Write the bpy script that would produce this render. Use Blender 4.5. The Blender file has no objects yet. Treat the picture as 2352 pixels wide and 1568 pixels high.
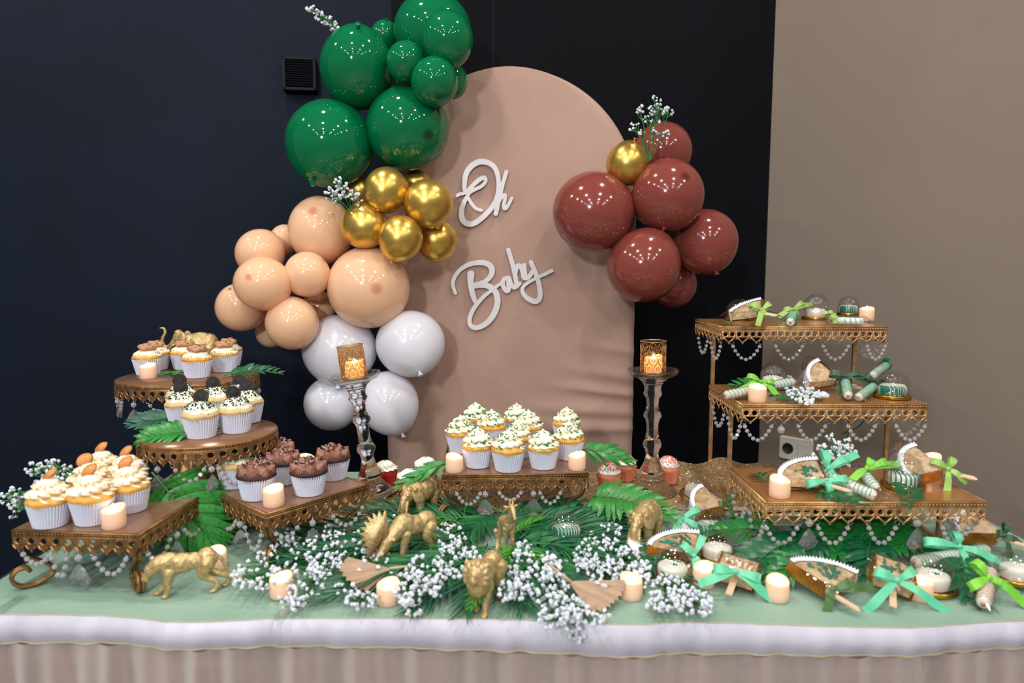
import bpy, bmesh, math, random
from mathutils import Vector, Matrix, Euler, noise
V = Vector
PI = math.pi
R = random.Random(11)
scene = bpy.context.scene
C = scene.collection
T = 0.76                                   # table height

# ------------------------------------------------------------ camera
F = 1618.0                                 # focal length in pixels of the 2352 px wide frame
PITCH = math.radians(6.14)
CAM = V((0.0, -1.07, T + 0.548))
FW = V((0, math.cos(PITCH), -math.sin(PITCH)))
UP = V((0, math.sin(PITCH), math.cos(PITCH)))
RT = V((1, 0, 0))
cd = bpy.data.cameras.new('camera')
cd.sensor_width = 36.0
cd.lens = F / 2352 * 36
cd.clip_start = 0.02
cd.dof.use_dof = True
cd.dof.focus_distance = 1.72
cd.dof.aperture_fstop = 2.8
cam = bpy.data.objects.new('camera', cd)
cam.location = CAM
cam.rotation_euler = (PI / 2 - PITCH, 0, 0)
C.objects.link(cam)
scene.camera = cam

# ------------------------------------------------------------ world, lights, exposure
w = bpy.data.worlds.new('room_ambience')
w.use_nodes = True
bgn = w.node_tree.nodes['Background']
bgn.inputs[0].default_value = (0.86, 0.93, 1.0, 1)
bgn.inputs[1].default_value = 0.17
scene.world = w
def area(name, loc, target, size, power, col, shape='DISK'):
    l = bpy.data.lights.new(name, 'AREA')
    l.shape = shape; l.size = size; l.energy = power; l.color = col
    o = bpy.data.objects.new(name, l); C.objects.link(o)
    o.location = loc
    o.rotation_euler = (V(target) - V(loc)).to_track_quat('-Z', 'Y').to_euler()
    return o
# the photographer's soft light, up beside the camera
area('camera_light', (-0.95, -2.9, T + 1.45), (0.05, 0.8, T + 0.35), 0.26, 46, (0.93, 0.96, 1.0))
# rows of ceiling downlights over the room
for ix in range(4):
    for iy in range(5):
        lx, ly = -2.1 + 1.4 * ix, 0.55 - 1.2 * iy
        area('ceiling_downlight', (lx, ly, 3.12), (lx, ly, 0), 0.13, 13.2, (1.0, 0.94, 0.86))
vs = scene.view_settings
vs.view_transform = 'Standard'
vs.look = 'None'
vs.exposure = -0.06
vs.gamma = 1.0
vs.use_curve_mapping = False
scene.cycles.max_bounces = 10
scene.cycles.transparent_max_bounces = 24
scene.cycles.transmission_bounces = 8
scene.cycles.sample_clamp_indirect = 6
scene.cycles.use_denoising = True

# ------------------------------------------------------------ pixel rays meeting real planes
def ray(px, py):
    return RT * ((px - 1176) / F) - UP * ((py - 784) / F) + FW
def onz(px, py, z):
    d = ray(px, py); return CAM + d * ((z - CAM.z) / d.z)
def ony(px, py, y):
    d = ray(px, py); return CAM + d * ((y - CAM.y) / d.y)
def foot(px, py, z, r):                    # centre of a round thing whose front foot is at the pixel
    p = onz(px, py, z); d = V((p.x - CAM.x, p.y - CAM.y, 0)).normalized(); return p + d * r
def ppm(p):                                # pixels per metre at a point
    return F / ((V(p) - CAM).dot(FW))

# ------------------------------------------------------------ materials
def lin(c):
    return tuple(((v / 255) / 12.92 if v / 255 <= 0.04045 else ((v / 255 + 0.055) / 1.055) ** 2.4) for v in c) + (1,)
def mat(name, c, rough=0.5, metal=0.0, spec=0.5, c2=None, nscale=20, nlo=0.4, nhi=0.6, bump=None, trans=0.0, coat=0.0,
        emis=None, estr=0.0, sss=0.0, sheen=0.0, ior=1.5, stretch=None, bstretch=None):
    m = bpy.data.materials.new(name); m.use_nodes = True
    nt = m.node_tree; n = nt.nodes; b = n['Principled BSDF']
    b.inputs['Base Color'].default_value = lin(c)
    b.inputs['Roughness'].default_value = rough
    b.inputs['Metallic'].default_value = metal
    b.inputs['Specular IOR Level'].default_value = spec
    b.inputs['Transmission Weight'].default_value = trans
    b.inputs['Coat Weight'].default_value = coat
    b.inputs['Coat Roughness'].default_value = 0.05
    b.inputs['IOR'].default_value = ior
    b.inputs['Sheen Weight'].default_value = sheen
    if sss:
        b.inputs['Subsurface Weight'].default_value = sss
        b.inputs['Subsurface Radius'].default_value = (0.01, 0.008, 0.006)
        b.inputs['Subsurface Scale'].default_value = 0.6
    if emis:
        b.inputs['Emission Color'].default_value = lin(emis)
        b.inputs['Emission Strength'].default_value = estr
    tc = n.new('ShaderNodeTexCoord')
    def vec(s):
        if not s: return tc.outputs['Object']
        mp = n.new('ShaderNodeMapping'); mp.inputs['Scale'].default_value = s
        nt.links.new(tc.outputs['Object'], mp.inputs[0]); return mp.outputs[0]
    if c2:
        nz = n.new('ShaderNodeTexNoise'); nz.inputs['Scale'].default_value = nscale; nz.inputs['Detail'].default_value = 4
        nt.links.new(vec(stretch), nz.inputs['Vector'])
        cr = n.new('ShaderNodeValToRGB')
        cr.color_ramp.elements[0].position = nlo; cr.color_ramp.elements[1].position = nhi
        cr.color_ramp.elements[0].color = lin(c); cr.color_ramp.elements[1].color = lin(c2)
        nt.links.new(nz.outputs['Fac'], cr.inputs[0]); nt.links.new(cr.outputs[0], b.inputs['Base Color'])
    if bump:
        nb = n.new('ShaderNodeTexNoise'); nb.inputs['Scale'].default_value = bump[0]; nb.inputs['Detail'].default_value = 5
        nt.links.new(vec(bstretch), nb.inputs['Vector'])
        bp = n.new('ShaderNodeBump'); bp.inputs['Strength'].default_value = bump[1]; bp.inputs['Distance'].default_value = bump[2]
        nt.links.new(nb.outputs['Fac'], bp.inputs['Height']); nt.links.new(bp.outputs[0], b.inputs['Normal'])
    return m
def thin_clear(name, tint=(1, 1, 1), gloss=0.5, rough=0.03, base=0.04):
    """Thin clear film: light passes straight through, the skin mirrors lamps."""
    m = bpy.data.materials.new(name); m.use_nodes = True
    nt = m.node_tree; n = nt.nodes; n.clear()
    out = n.new('ShaderNodeOutputMaterial'); mx = n.new('ShaderNodeMixShader')
    tr = n.new('ShaderNodeBsdfTransparent'); tr.inputs[0].default_value = tint + (1,)
    gl = n.new('ShaderNodeBsdfGlossy'); gl.inputs['Roughness'].default_value = rough
    lw = n.new('ShaderNodeLayerWeight'); lw.inputs['Blend'].default_value = 0.25
    ma = n.new('ShaderNodeMath'); ma.operation = 'MULTIPLY_ADD'; ma.inputs[1].default_value = gloss; ma.inputs[2].default_value = base
    nt.links.new(lw.outputs['Facing'], ma.inputs[0]); nt.links.new(ma.outputs[0], mx.inputs[0])
    nt.links.new(tr.outputs[0], mx.inputs[1]); nt.links.new(gl.outputs[0], mx.inputs[2]); nt.links.new(mx.outputs[0], out.inputs[0])
    return m
def balloon_mat(name, c, spot, rough=0.07, metal=0.0, coat=0.3, trans_c=None):
    m = mat(name, c, rough, metal, 0.5, coat=coat)
    nt = m.node_tree; n = nt.nodes; b = n['Principled BSDF']
    tc = n.new('ShaderNodeTexCoord'); sx = n.new('ShaderNodeSeparateXYZ'); cr = n.new('ShaderNodeValToRGB')
    nt.links.new(tc.outputs['Object'], sx.inputs[0]); nt.links.new(sx.outputs['Z'], cr.inputs[0])
    cr.color_ramp.elements[0].position = 0.985; cr.color_ramp.elements[0].color = lin(c)
    cr.color_ramp.elements[1].position = 0.998; cr.color_ramp.elements[1].color = lin(spot)
    nt.links.new(cr.outputs[0], b.inputs['Base Color'])
    if trans_c:                            # light shows through the stretched latex
        out = n['Material Output']; tl = n.new('ShaderNodeBsdfTranslucent'); tl.inputs[0].default_value = lin(trans_c)
        mx = n.new('ShaderNodeMixShader'); mx.inputs[0].default_value = 0.16
        nt.links.new(b.outputs[0], mx.inputs[1]); nt.links.new(tl.outputs[0], mx.inputs[2]); nt.links.new(mx.outputs[0], out.inputs[0])
    return m
M = {}
M['navy'] = mat('navy_wall_paint', (20, 29, 44), 0.6, spec=0.10, c2=(18, 26, 40), nscale=3)
M['black'] = mat('black_wall_paint', (12, 13, 20), 0.6, spec=0.06, c2=(10, 11, 17), nscale=3)
M['taupe'] = mat('taupe_wall_paint', (132, 120, 109), 0.75, spec=0.2, c2=(128, 116, 106), nscale=2, bump=(220, 0.08, 0.002))
M['floor'] = mat('floor_tile', (120, 110, 100), 0.4)
M['ceil'] = mat('ceiling_paint', (170, 168, 164), 0.8)
M['outlet'] = mat('outlet_plastic', (205, 203, 196), 0.35)
M['socket'] = mat('socket_dark', (40, 42, 46), 0.4)
M['vent'] = mat('vent_black_plastic', (13, 15, 23), 0.5, spec=0.15)
M['arch'] = mat('arch_fabric', (181, 150, 137), 0.8, spec=0.2, sheen=0.1, c2=(177, 146, 133), nscale=5, bump=(500, 0.1, 0.001))
M['sign'] = mat('white_acrylic', (226, 222, 226), 0.3)
M['cloth'] = mat('sage_satin', (138, 168, 151), 0.5, spec=0.3, sheen=0.1, c2=(129, 160, 143), nscale=4, bump=(9, 0.35, 0.014), bstretch=(1, 2.2, 1))
M['band'] = mat('white_satin', (200, 199, 214), 0.45, c2=(190, 189, 206), nscale=9, bump=(26, 0.3, 0.004), bstretch=(2.5, 1, 0.6))
M['trim'] = mat('gold_lurex', (222, 210, 172), 0.35, 0.5, bump=(900, 0.8, 0.002))
M['lining'] = mat('blush_lining', (170, 138, 126), 0.7, c2=(146, 120, 112), nscale=6, stretch=(3, 3, 0.3))
M['dark_metal'] = mat('dark_frame_metal', (60, 60, 62), 0.5, 0.6)
M['tabletop'] = mat('table_plastic', (200, 198, 192), 0.6)
M['bronze'] = mat('antique_gold_metal', (158, 118, 74), 0.40, 0.62, c2=(124, 90, 54), nscale=60, bump=(260, 0.2, 0.001))
M['bronze_top'] = mat('antique_gold_plate', (150, 112, 88), 0.22, 0.35, c2=(142, 104, 80), nscale=8)
M['gold'] = mat('bright_gold_metal', (214, 172, 122), 0.38, 0.60, c2=(188, 144, 94), nscale=60, bump=(260, 0.2, 0.001))
M['gold_top'] = mat('bright_gold_plate', (178, 126, 76), 0.25, 0.45, c2=(168, 116, 70), nscale=8)
M['toy'] = mat('gold_figurine_paint', (208, 184, 134), 0.40, 0.50, c2=(180, 152, 102), nscale=18, bump=(60, 0.35, 0.002))
M['crystal'] = mat('crystal', (250, 250, 255), 0.02, trans=0.72, ior=1.5)
M['drop'] = mat('crystal_drop', (250, 250, 255), 0.01, trans=0.92, ior=1.5)
M['glass'] = mat('clear_glass', (248, 248, 252), 0.0, trans=1.0, ior=1.45)
M['silver'] = mat('silver_wire', (200, 200, 205), 0.25, 1.0)
M['film'] = thin_clear('cellophane', (0.97, 0.97, 0.97), 0.50, 0.07, 0.075)
M['clip'] = thin_clear('clip_plastic', (1, 1, 1), 0.30, 0.05, 0.02)
M['dome'] = thin_clear('clear_dome_plastic', (0.95, 0.96, 0.96), 0.50, 0.03, 0.07)
M['gbase'] = mat('gold_tray_foil', (214, 166, 62), 0.22, 0.95, c2=(190, 140, 44), nscale=25)
M['paper'] = mat('white_liner_paper', (214, 219, 236), 0.7, spec=0.2, sss=0.0)
M['redpaper'] = mat('red_liner_paper', (176, 40, 30), 0.6, c2=(160, 32, 26), nscale=40)
M['coralpaper'] = mat('coral_liner_paper', (214, 134, 104), 0.6, c2=(204, 122, 92), nscale=40)
M['cake'] = mat('vanilla_cake', (222, 172, 84), 0.75, c2=(208, 152, 66), nscale=60, bump=(300, 0.4, 0.001))
M['speckcake'] = mat('speckled_cake', (206, 178, 128), 0.8, c2=(96, 74, 52), nscale=110, nlo=0.60, nhi=0.68, bump=(300, 0.4, 0.001))
M['choccake'] = mat('chocolate_cake', (62, 34, 28), 0.7, c2=(48, 26, 22), nscale=60, bump=(220, 0.6, 0.002))
M['redcake'] = mat('red_cake', (170, 30, 26), 0.8, c2=(146, 22, 20), nscale=70, bump=(300, 0.6, 0.001))
M['coralcake'] = mat('coral_cake', (216, 132, 100), 0.8)
M['cream'] = mat('cream_frosting', (243, 239, 220), 0.5, c2=(236, 228, 198), nscale=30, sss=0.15)
M['mintcream'] = mat('mint_white_frosting', (236, 238, 218), 0.5, sss=0.15)
M['white_frost'] = mat('white_frosting', (240, 240, 232), 0.5, sss=0.15)
M['caramel'] = mat('caramel_swirl_frosting', (244, 236, 212), 0.45, c2=(224, 166, 88), nscale=46, nlo=0.54, nhi=0.72, sss=0.15, stretch=(1, 1, 2))
M['choc'] = mat('chocolate_frosting', (150, 103, 86), 0.45, c2=(130, 86, 70), nscale=40)
M['cookie'] = mat('chocolate_chip_cookie', (200, 152, 116), 0.8, c2=(178, 128, 94), nscale=120, bump=(160, 0.8, 0.003))
M['chip'] = mat('dark_chips', (50, 32, 26), 0.5)
M['darkcookie'] = mat('black_cocoa_cookie', (34, 30, 32), 0.75, bump=(420, 0.9, 0.002))
M['filling'] = mat('cookie_filling', (238, 234, 222), 0.6)
M['wafer'] = mat('vanilla_wafer', (206, 142, 82), 0.7, c2=(188, 120, 62), nscale=50)
M['gsprinkle'] = mat('green_sprinkles', (18, 122, 66), 0.4)
M['mintdot'] = mat('mint_sugar_pearls', (96, 202, 128), 0.35)
M['pearl'] = mat('white_sugar_pearls', (238, 236, 236), 0.15, coat=0.6)
M['crumb'] = mat('pale_crumbs', (206, 170, 150), 0.7)
M['coralcrumb'] = mat('coral_crumbs', (226, 112, 88), 0.7)
M['goldcrumb'] = mat('yellow_crumbs', (224, 172, 66), 0.7)
M['leaf'] = mat('bright_leaf', (52, 138, 54), 0.34, c2=(32, 110, 44), nscale=14, spec=0.5)
M['leaf_dark'] = mat('deep_green_leaf', (20, 96, 56), 0.32, c2=(12, 72, 46), nscale=14, spec=0.5)
M['leaf_mid'] = mat('mid_green_leaf', (36, 126, 54), 0.32, c2=(22, 100, 44), nscale=14, spec=0.5)
M['leaf_blue'] = mat('blue_green_leaf', (30, 86, 66), 0.4, c2=(22, 70, 54), nscale=14)
M['needle'] = mat('palm_needle', (12, 84, 54), 0.4, c2=(30, 108, 54), nscale=22, nlo=0.45, nhi=0.7)
M['needle_lime'] = mat('lime_needle', (74, 160, 30), 0.4, c2=(50, 132, 28), nscale=22)
M['stem'] = mat('flower_stem', (66, 136, 62), 0.5, c2=(44, 112, 50), nscale=30)
M['blossom'] = mat('white_blossom', (222, 227, 238), 0.7, spec=0.2, sss=0.0)
M['dried'] = mat('dried_palm', (190, 164, 140), 0.8, c2=(172, 146, 122), nscale=14, stretch=(1, 6, 1))
M['mint'] = mat('mint_ribbon', (104, 206, 164), 0.35, sheen=0.3, c2=(88, 190, 148), nscale=12)
M['lime'] = mat('lime_ribbon', (120, 200, 50), 0.35, sheen=0.3, c2=(100, 180, 40), nscale=12)
M['sagebow'] = mat('pale_green_ribbon', (150, 190, 92), 0.35, sheen=0.3, c2=(134, 174, 80), nscale=12)
M['olive'] = mat('olive_ribbon', (78, 116, 58), 0.4, sheen=0.3, c2=(62, 98, 48), nscale=12)
M['forest'] = mat('forest_ribbon', (40, 84, 50), 0.4, sheen=0.3, c2=(30, 68, 42), nscale=12)
M['crisp'] = mat('crisped_rice_treat', (222, 196, 158), 0.7, c2=(190, 154, 112), nscale=70, bump=(130, 1.0, 0.004))
M['whitechoc'] = mat('white_chocolate', (236, 232, 222), 0.35, c2=(228, 222, 210), nscale=30)
M['greenchoc'] = mat('green_chocolate', (28, 122, 96), 0.35)
M['goldflake'] = mat('gold_flakes', (206, 160, 50), 0.3, 0.8)
M['goldpaper'] = mat('gold_foil_paper', (206, 148, 66), 0.3, 0.8, c2=(180, 120, 46), nscale=30)
M['frill'] = mat('white_paper_frill', (226, 226, 236), 0.7)
M['stick'] = mat('wooden_stick', (222, 190, 160), 0.7, c2=(210, 176, 144), nscale=30, stretch=(6, 1, 6))
M['mintchoc'] = mat('mint_drizzle', (126, 196, 170), 0.35)
M['votive'] = thin_clear('smoked_gold_glass', (0.86, 0.68, 0.46), 0.35, 0.15, 0.10)
M['votive_rim'] = mat('gold_glass_pattern', (196, 150, 92), 0.22, 0.7)
M['g'] = balloon_mat('green_latex', (6, 114, 70), (4, 54, 38), 0.06, trans_c=(0, 120, 40))
M['pe'] = balloon_mat('peach_latex', (248, 204, 166), (226, 150, 118), 0.10, trans_c=(250, 176, 120))
M['wh'] = balloon_mat('white_latex', (240, 241, 254), (230, 230, 244), 0.14, trans_c=(225, 225, 240))
M['br'] = balloon_mat('cocoa_latex', (128, 62, 56), (88, 40, 38), 0.12)
M['go'] = balloon_mat('chrome_gold_latex', (218, 182, 92), (200, 162, 74), 0.30, metal=0.85, coat=0.0)
def glitter():
    m = mat('gold_glitter', (190, 150, 96), 0.24, 0.42)
    nt = m.node_tree; n = nt.nodes; b = n['Principled BSDF']
    tc = n.new('ShaderNodeTexCoord'); vo = n.new('ShaderNodeTexVoronoi'); vo.inputs['Scale'].default_value = 420
    nt.links.new(tc.outputs['Object'], vo.inputs['Vector'])
    cr = n.new('ShaderNodeValToRGB')
    cr.color_ramp.elements[0].color = lin((150, 110, 72)); cr.color_ramp.elements[1].color = lin((240, 212, 160))
    nt.links.new(vo.outputs['Color'], cr.inputs[0]); nt.links.new(cr.outputs[0], b.inputs['Base Color'])
    ge = n.new('ShaderNodeNewGeometry'); sb = n.new('ShaderNodeVectorMath'); sb.operation = 'SUBTRACT'; sb.inputs[1].default_value = (0.5, 0.5, 0.5)
    sc = n.new('ShaderNodeVectorMath'); sc.operation = 'SCALE'; sc.inputs['Scale'].default_value = 1.5
    ad = n.new('ShaderNodeVectorMath'); ad.operation = 'ADD'; no = n.new('ShaderNodeVectorMath'); no.operation = 'NORMALIZE'
    nt.links.new(vo.outputs['Color'], sb.inputs[0]); nt.links.new(sb.outputs[0], sc.inputs[0])
    nt.links.new(sc.outputs[0], ad.inputs[0]); nt.links.new(ge.outputs['Normal'], ad.inputs[1])
    nt.links.new(ad.outputs[0], no.inputs[0]); nt.links.new(no.outputs[0], b.inputs['Normal'])
    return m
M['glitter'] = glitter()
def tulle():
    m = bpy.data.materials.new('sheer_tulle'); m.use_nodes = True
    nt = m.node_tree; n = nt.nodes; b = n['Principled BSDF']
    b.inputs['Base Color'].default_value = lin((204, 198, 194)); b.inputs['Roughness'].default_value = 0.7
    out = n['Material Output']; tr = n.new('ShaderNodeBsdfTransparent'); mx = n.new('ShaderNodeMixShader')
    lw = n.new('ShaderNodeLayerWeight'); lw.inputs[0].default_value = 0.5
    ma = n.new('ShaderNodeMath'); ma.operation = 'MULTIPLY_ADD'; ma.inputs[1].default_value = 0.75; ma.inputs[2].default_value = 0.22; ma.use_clamp = True
    nt.links.new(lw.outputs['Facing'], ma.inputs[0]); nt.links.new(ma.outputs[0], mx.inputs[0])
    nt.links.new(tr.outputs[0], mx.inputs[1]); nt.links.new(b.outputs[0], mx.inputs[2]); nt.links.new(mx.outputs[0], out.inputs[0])
    return m
M['tulle'] = tulle()
def candle_mats():
    m = mat('lit_led_wax', (226, 192, 168), 0.5)
    nt = m.node_tree; n = nt.nodes; b = n['Principled BSDF']
    tc = n.new('ShaderNodeTexCoord'); sx = n.new('ShaderNodeSeparateXYZ'); cr = n.new('ShaderNodeMapRange')
    cr.inputs['From Min'].default_value = 0.0; cr.inputs['From Max'].default_value = 0.036
    cr.inputs['To Min'].default_value = 0.06; cr.inputs['To Max'].default_value = 0.40
    nt.links.new(tc.outputs['Object'], sx.inputs[0]); nt.links.new(sx.outputs['Z'], cr.inputs['Value'])
    b.inputs['Emission Color'].default_value = (1.0, 0.50, 0.20, 1)
    nt.links.new(cr.outputs[0], b.inputs['Emission Strength'])
    M['wax'] = m
    m2 = m.copy(); m2.name = 'bright_led_wax'; m2.node_tree.nodes['Map Range'].inputs['To Max'].default_value = 2.2; m2.node_tree.nodes['Map Range'].inputs['To Min'].default_value = 0.8; M['wax_bright'] = m2
    M['flame'] = mat('led_flame', (255, 240, 215), 0.4, emis=(255, 240, 210), estr=9.0)
candle_mats()

# ------------------------------------------------------------ mesh builder
class MB:
    def __init__(s): s.v = []; s.f = []; s.mi = []
    def add(s, vs_, fs, mi=0, X=None):
        o = len(s.v)
        s.v.extend([X @ V(p) for p in vs_] if X is not None else [V(p) for p in vs_])
        for f in fs: s.f.append(tuple(o + i for i in f)); s.mi.append(mi)
    def lathe(s, prof, n=24, X=None, mi=0, fn=None):
        vs_, rows = [], []
        for k, (r, z) in enumerate(prof):
            if r < 1e-6: rows.append([len(vs_)] * n); vs_.append((0, 0, z))
            else:
                row = []
                for i in range(n):
                    a = 2 * PI * i / n; rr, zz = (r, z) if fn is None else fn(r, z, a, k, i)
                    row.append(len(vs_)); vs_.append((rr * math.cos(a), rr * math.sin(a), zz))
                rows.append(row)
        fs = []
        for a, b in zip(rows, rows[1:]):
            for i in range(n):
                q = [a[i], a[(i + 1) % n], b[(i + 1) % n], b[i]]
                q2 = [x for j, x in enumerate(q) if x not in q[:j]]
                if len(q2) > 2: fs.append(q2)
        s.add(vs_, fs, mi, X)
    def tube(s, pts, rad, n=6, mi=0, X=None, closed=False):
        pts = [V(p) for p in pts]; m = len(pts)
        rs = rad if isinstance(rad, (list, tuple)) else [rad] * m
        vs_, fs = [], []; nrm = None
        for k in range(m):
            if closed: t = pts[(k + 1) % m] - pts[k - 1]
            else: t = pts[min(k + 1, m - 1)] - pts[max(k - 1, 0)]
            if t.length < 1e-9: t = V((0, 0, 1))
            t.normalize()
            if nrm is None:
                nrm = t.orthogonal().normalized()
            else:
                nrm = nrm - t * nrm.dot(t)
                nrm = nrm.normalized() if nrm.length > 1e-6 else t.orthogonal().normalized()
            b = t.cross(nrm)
            for i in range(n):
                a = 2 * PI * i / n
                vs_.append(pts[k] + (nrm * math.cos(a) + b * math.sin(a)) * rs[k])
        for k in range(m if closed else m - 1):
            for i in range(n):
                k2 = (k + 1) % m
                fs.append((k * n + i, k * n + (i + 1) % n, k2 * n + (i + 1) % n, k2 * n + i))
        if not closed:
            fs.append(tuple(range(n - 1, -1, -1))); fs.append(tuple((m - 1) * n + i for i in range(n)))
        s.add(vs_, fs, mi, X)
    def box(s, c, d, X=None, mi=0):
        x, y, z = d[0] / 2, d[1] / 2, d[2] / 2
        vs_ = [(c[0] + a * x, c[1] + b * y, c[2] + e * z) for a in (-1, 1) for b in (-1, 1) for e in (-1, 1)]
        s.add(vs_, [(0, 1, 3, 2), (4, 6, 7, 5), (0, 4, 5, 1), (2, 3, 7, 6), (0, 2, 6, 4), (1, 5, 7, 3)], mi, X)
    def ell(s, c, r, n=10, m=7, X=None, mi=0):
        prof = [(math.sin(PI * k / m), -math.cos(PI * k / m)) for k in range(m + 1)]
        prof[0] = (0, -1); prof[-1] = (0, 1)
        L = Matrix.Translation(c) @ Matrix.Diagonal((r[0], r[1], r[2], 1))
        s.lathe(prof, n, (X @ L) if X is not None else L, mi)
    def grid(s, fn, nu, nv, mi=0, X=None, closed_u=False):
        vs_ = [fn(i / nu, j / nv) for j in range(nv + 1) for i in range(nu + 1)]
        fs = [(j * (nu + 1) + i, j * (nu + 1) + i + 1, (j + 1) * (nu + 1) + i + 1, (j + 1) * (nu + 1) + i) for j in range(nv) for i in range(nu)]
        s.add(vs_, fs, mi, X)
    def mesh(s, name, mats, smooth=True):
        me = bpy.data.meshes.new(name)
        me.from_pydata([tuple(p) for p in s.v], [], s.f)
        for m_ in mats: me.materials.append(M[m_] if isinstance(m_, str) else m_)
        me.polygons.foreach_set('material_index', s.mi)
        me.polygons.foreach_set('use_smooth', [smooth] * len(s.f))
        me.update(); return me
    def build(s, name, mats, parent=None, smooth=True, X=None):
        return obj(name, s.mesh(name, mats if isinstance(mats, (list, tuple)) else [mats], smooth), parent, X)
def obj(name, me, parent=None, X=None):
    o = bpy.data.objects.new(name, me); C.objects.link(o)
    if parent is not None: o.parent = parent
    if X is not None: o.matrix_local = X
    return o
def tag(o, label=None, cat=None, group=None, kind=None):
    if label: o['label'] = label
    if cat: o['category'] = cat
    if group: o['group'] = group
    if kind: o['kind'] = kind
    return o
def thing(name, label, cat, loc=(0, 0, 0), rz=0.0, group=None, X=None):
    o = bpy.data.objects.new(name, None); o.empty_display_size = 0.02; C.objects.link(o)
    if X is not None: o.matrix_local = X
    else: o.location = loc; o.rotation_euler = (0, 0, rz)
    return tag(o, label, cat, group)
def copy_tree(o, parent=None):
    c = o.copy(); C.objects.link(c)
    if parent is not None: c.parent = parent
    for ch in KIDS.get(o.name, []) if False else list(o.children): copy_tree(ch, c)
    return c
def place(proto, label, loc, rz=0.0, group=None, sc=None, tilt=None):
    if proto.get('used') is None: o = proto; proto['used'] = 1
    else:
        o = copy_tree(proto)
    if 'used' in o and o is not proto: del o['used']
    o.location = loc; o.rotation_euler = (tilt[0] if tilt else 0, tilt[1] if tilt else 0, rz)
    if sc: o.scale = (sc, sc, sc)
    o['label'] = label
    if group: o['group'] = group
    return o
def basis(loc, x, y, z):
    m = Matrix((x, y, z)).transposed().to_4x4(); m.translation = loc; return m
def frame(loc, x, up):
    """Matrix with X along x and Z as near to up as can be."""
    x = V(x).normalized(); z = V(up); z = (z - x * z.dot(x)).normalized(); return basis(V(loc), x, z.cross(x), z)
def spline(pts, n=8):
    pts = [V(p) for p in pts]; out = []
    for i in range(len(pts) - 1):
        p0 = pts[max(i - 1, 0)]; p1 = pts[i]; p2 = pts[i + 1]; p3 = pts[min(i + 2, len(pts) - 1)]
        for k in range(n):
            t = k / n
            out.append(0.5 * ((2 * p1) + (p2 - p0) * t + (2 * p0 - 5 * p1 + 4 * p2 - p3) * t * t + (3 * p1 - p0 - 3 * p2 + p3) * t ** 3))
    out.append(pts[-1]); return out
def interp(xs, ys, x):
    if x <= xs[0]: return ys[0]
    for a, b, c, d in zip(xs, xs[1:], ys, ys[1:]):
        if x <= b: return c + (d - c) * (x - a) / (b - a)
    return ys[-1]

# ------------------------------------------------------------ the room
WY = 1.45                                   # dark wall plane
XR = ony(1756, 690, WY).x                   # inner corner with the taupe wall
XL = ony(899, 60, WY).x                     # corner with the navy wall
HT = 3.2
def wall(name, a, b, m, th=0.1, out=1):
    a, b = V((a[0], a[1], 0)), V((b[0], b[1], 0)); d = (b - a).normalized(); nrm = V((-d.y, d.x, 0)) * th * out
    mb = MB()
    vs_ = [a, b, b + nrm, a + nrm]; vs_ += [p + V((0, 0, HT)) for p in vs_]
    mb.add(vs_, [(3, 2, 1, 0), (4, 5, 6, 7), (0, 1, 5, 4), (1, 2, 6, 5), (2, 3, 7, 6), (3, 0, 4, 7)])
    return tag(mb.build(name, m, smooth=False), kind='structure')
LWd = V((-math.cos(math.radians(9)), -math.sin(math.radians(9)), 0))
LWe = V((XL, WY, 0)) + LWd * 3.4
wall('wall_left', (LWe.x, LWe.y), (XL, WY), 'navy')
wall('wall_back', (XL, WY), (XR, WY), 'black')
RWd = V((math.sin(math.radians(46)), -math.cos(math.radians(46)), 0))
RWe = V((XR, WY, 0)) + RWd * 3.6
wall('wall_right', (XR, WY), (RWe.x, RWe.y), 'taupe')
mb = MB(); mb.box((0, -2.2, -0.05), (9, 8.5, 0.1)); tag(mb.build('floor', 'floor', smooth=False), kind='structure')
mb = MB(); mb.box((0, -2.2, HT + 0.05), (9, 8.5, 0.1)); tag(mb.build('ceiling', 'ceil', smooth=False), kind='structure')
# seam where two panels of the dark wall meet
sx_ = ony(1133, 60, WY).x
mb = MB(); mb.box((sx_, WY - 0.0015, HT / 2), (0.004, 0.003, HT)); tag(mb.build('trim_1', 'navy', smooth=False), kind='structure')

# louvred vent box on the navy wall
hit = None
d_ = ray(692, 178); nL = V((-LWd.y, LWd.x, 0)); t_ = (V((XL, WY, 0)) - CAM).dot(nL) / d_.dot(nL); vp = CAM + d_ * t_
vw = 72 / ppm(vp)
XV = frame(vp, -LWd, (0, 0, 1))             # X along the wall, Y into it, Z up
vent = thing('wall_vent', 'square black louvred vent box on the navy wall beside the green balloons', 'vent', X=XV)
dp = 0.055
mb = MB()
for sx in (-1, 1): mb.box((sx * (vw / 2 - 0.004), -dp / 2, 0), (0.008, dp, vw))
for sz in (-1, 1): mb.box((0, -dp / 2, sz * (vw / 2 - 0.004)), (vw, dp, 0.008))
mb.box((0, -0.008, 0), (vw, 0.012, vw))
mb.build('housing', 'vent', vent, False)
sl = MB(); sl.box((0, 0, 0), (vw - 0.012, 0.016, 0.0026)); slm = sl.mesh('slat', ['vent'], False)
for k in range(12):
    obj('slat', slm, vent, Matrix.Translation((0, -dp + 0.008, -vw / 2 + 0.012 + k * (vw - 0.024) / 11)) @ Matrix.Rotation(math.radians(-38), 4, 'X'))

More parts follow.
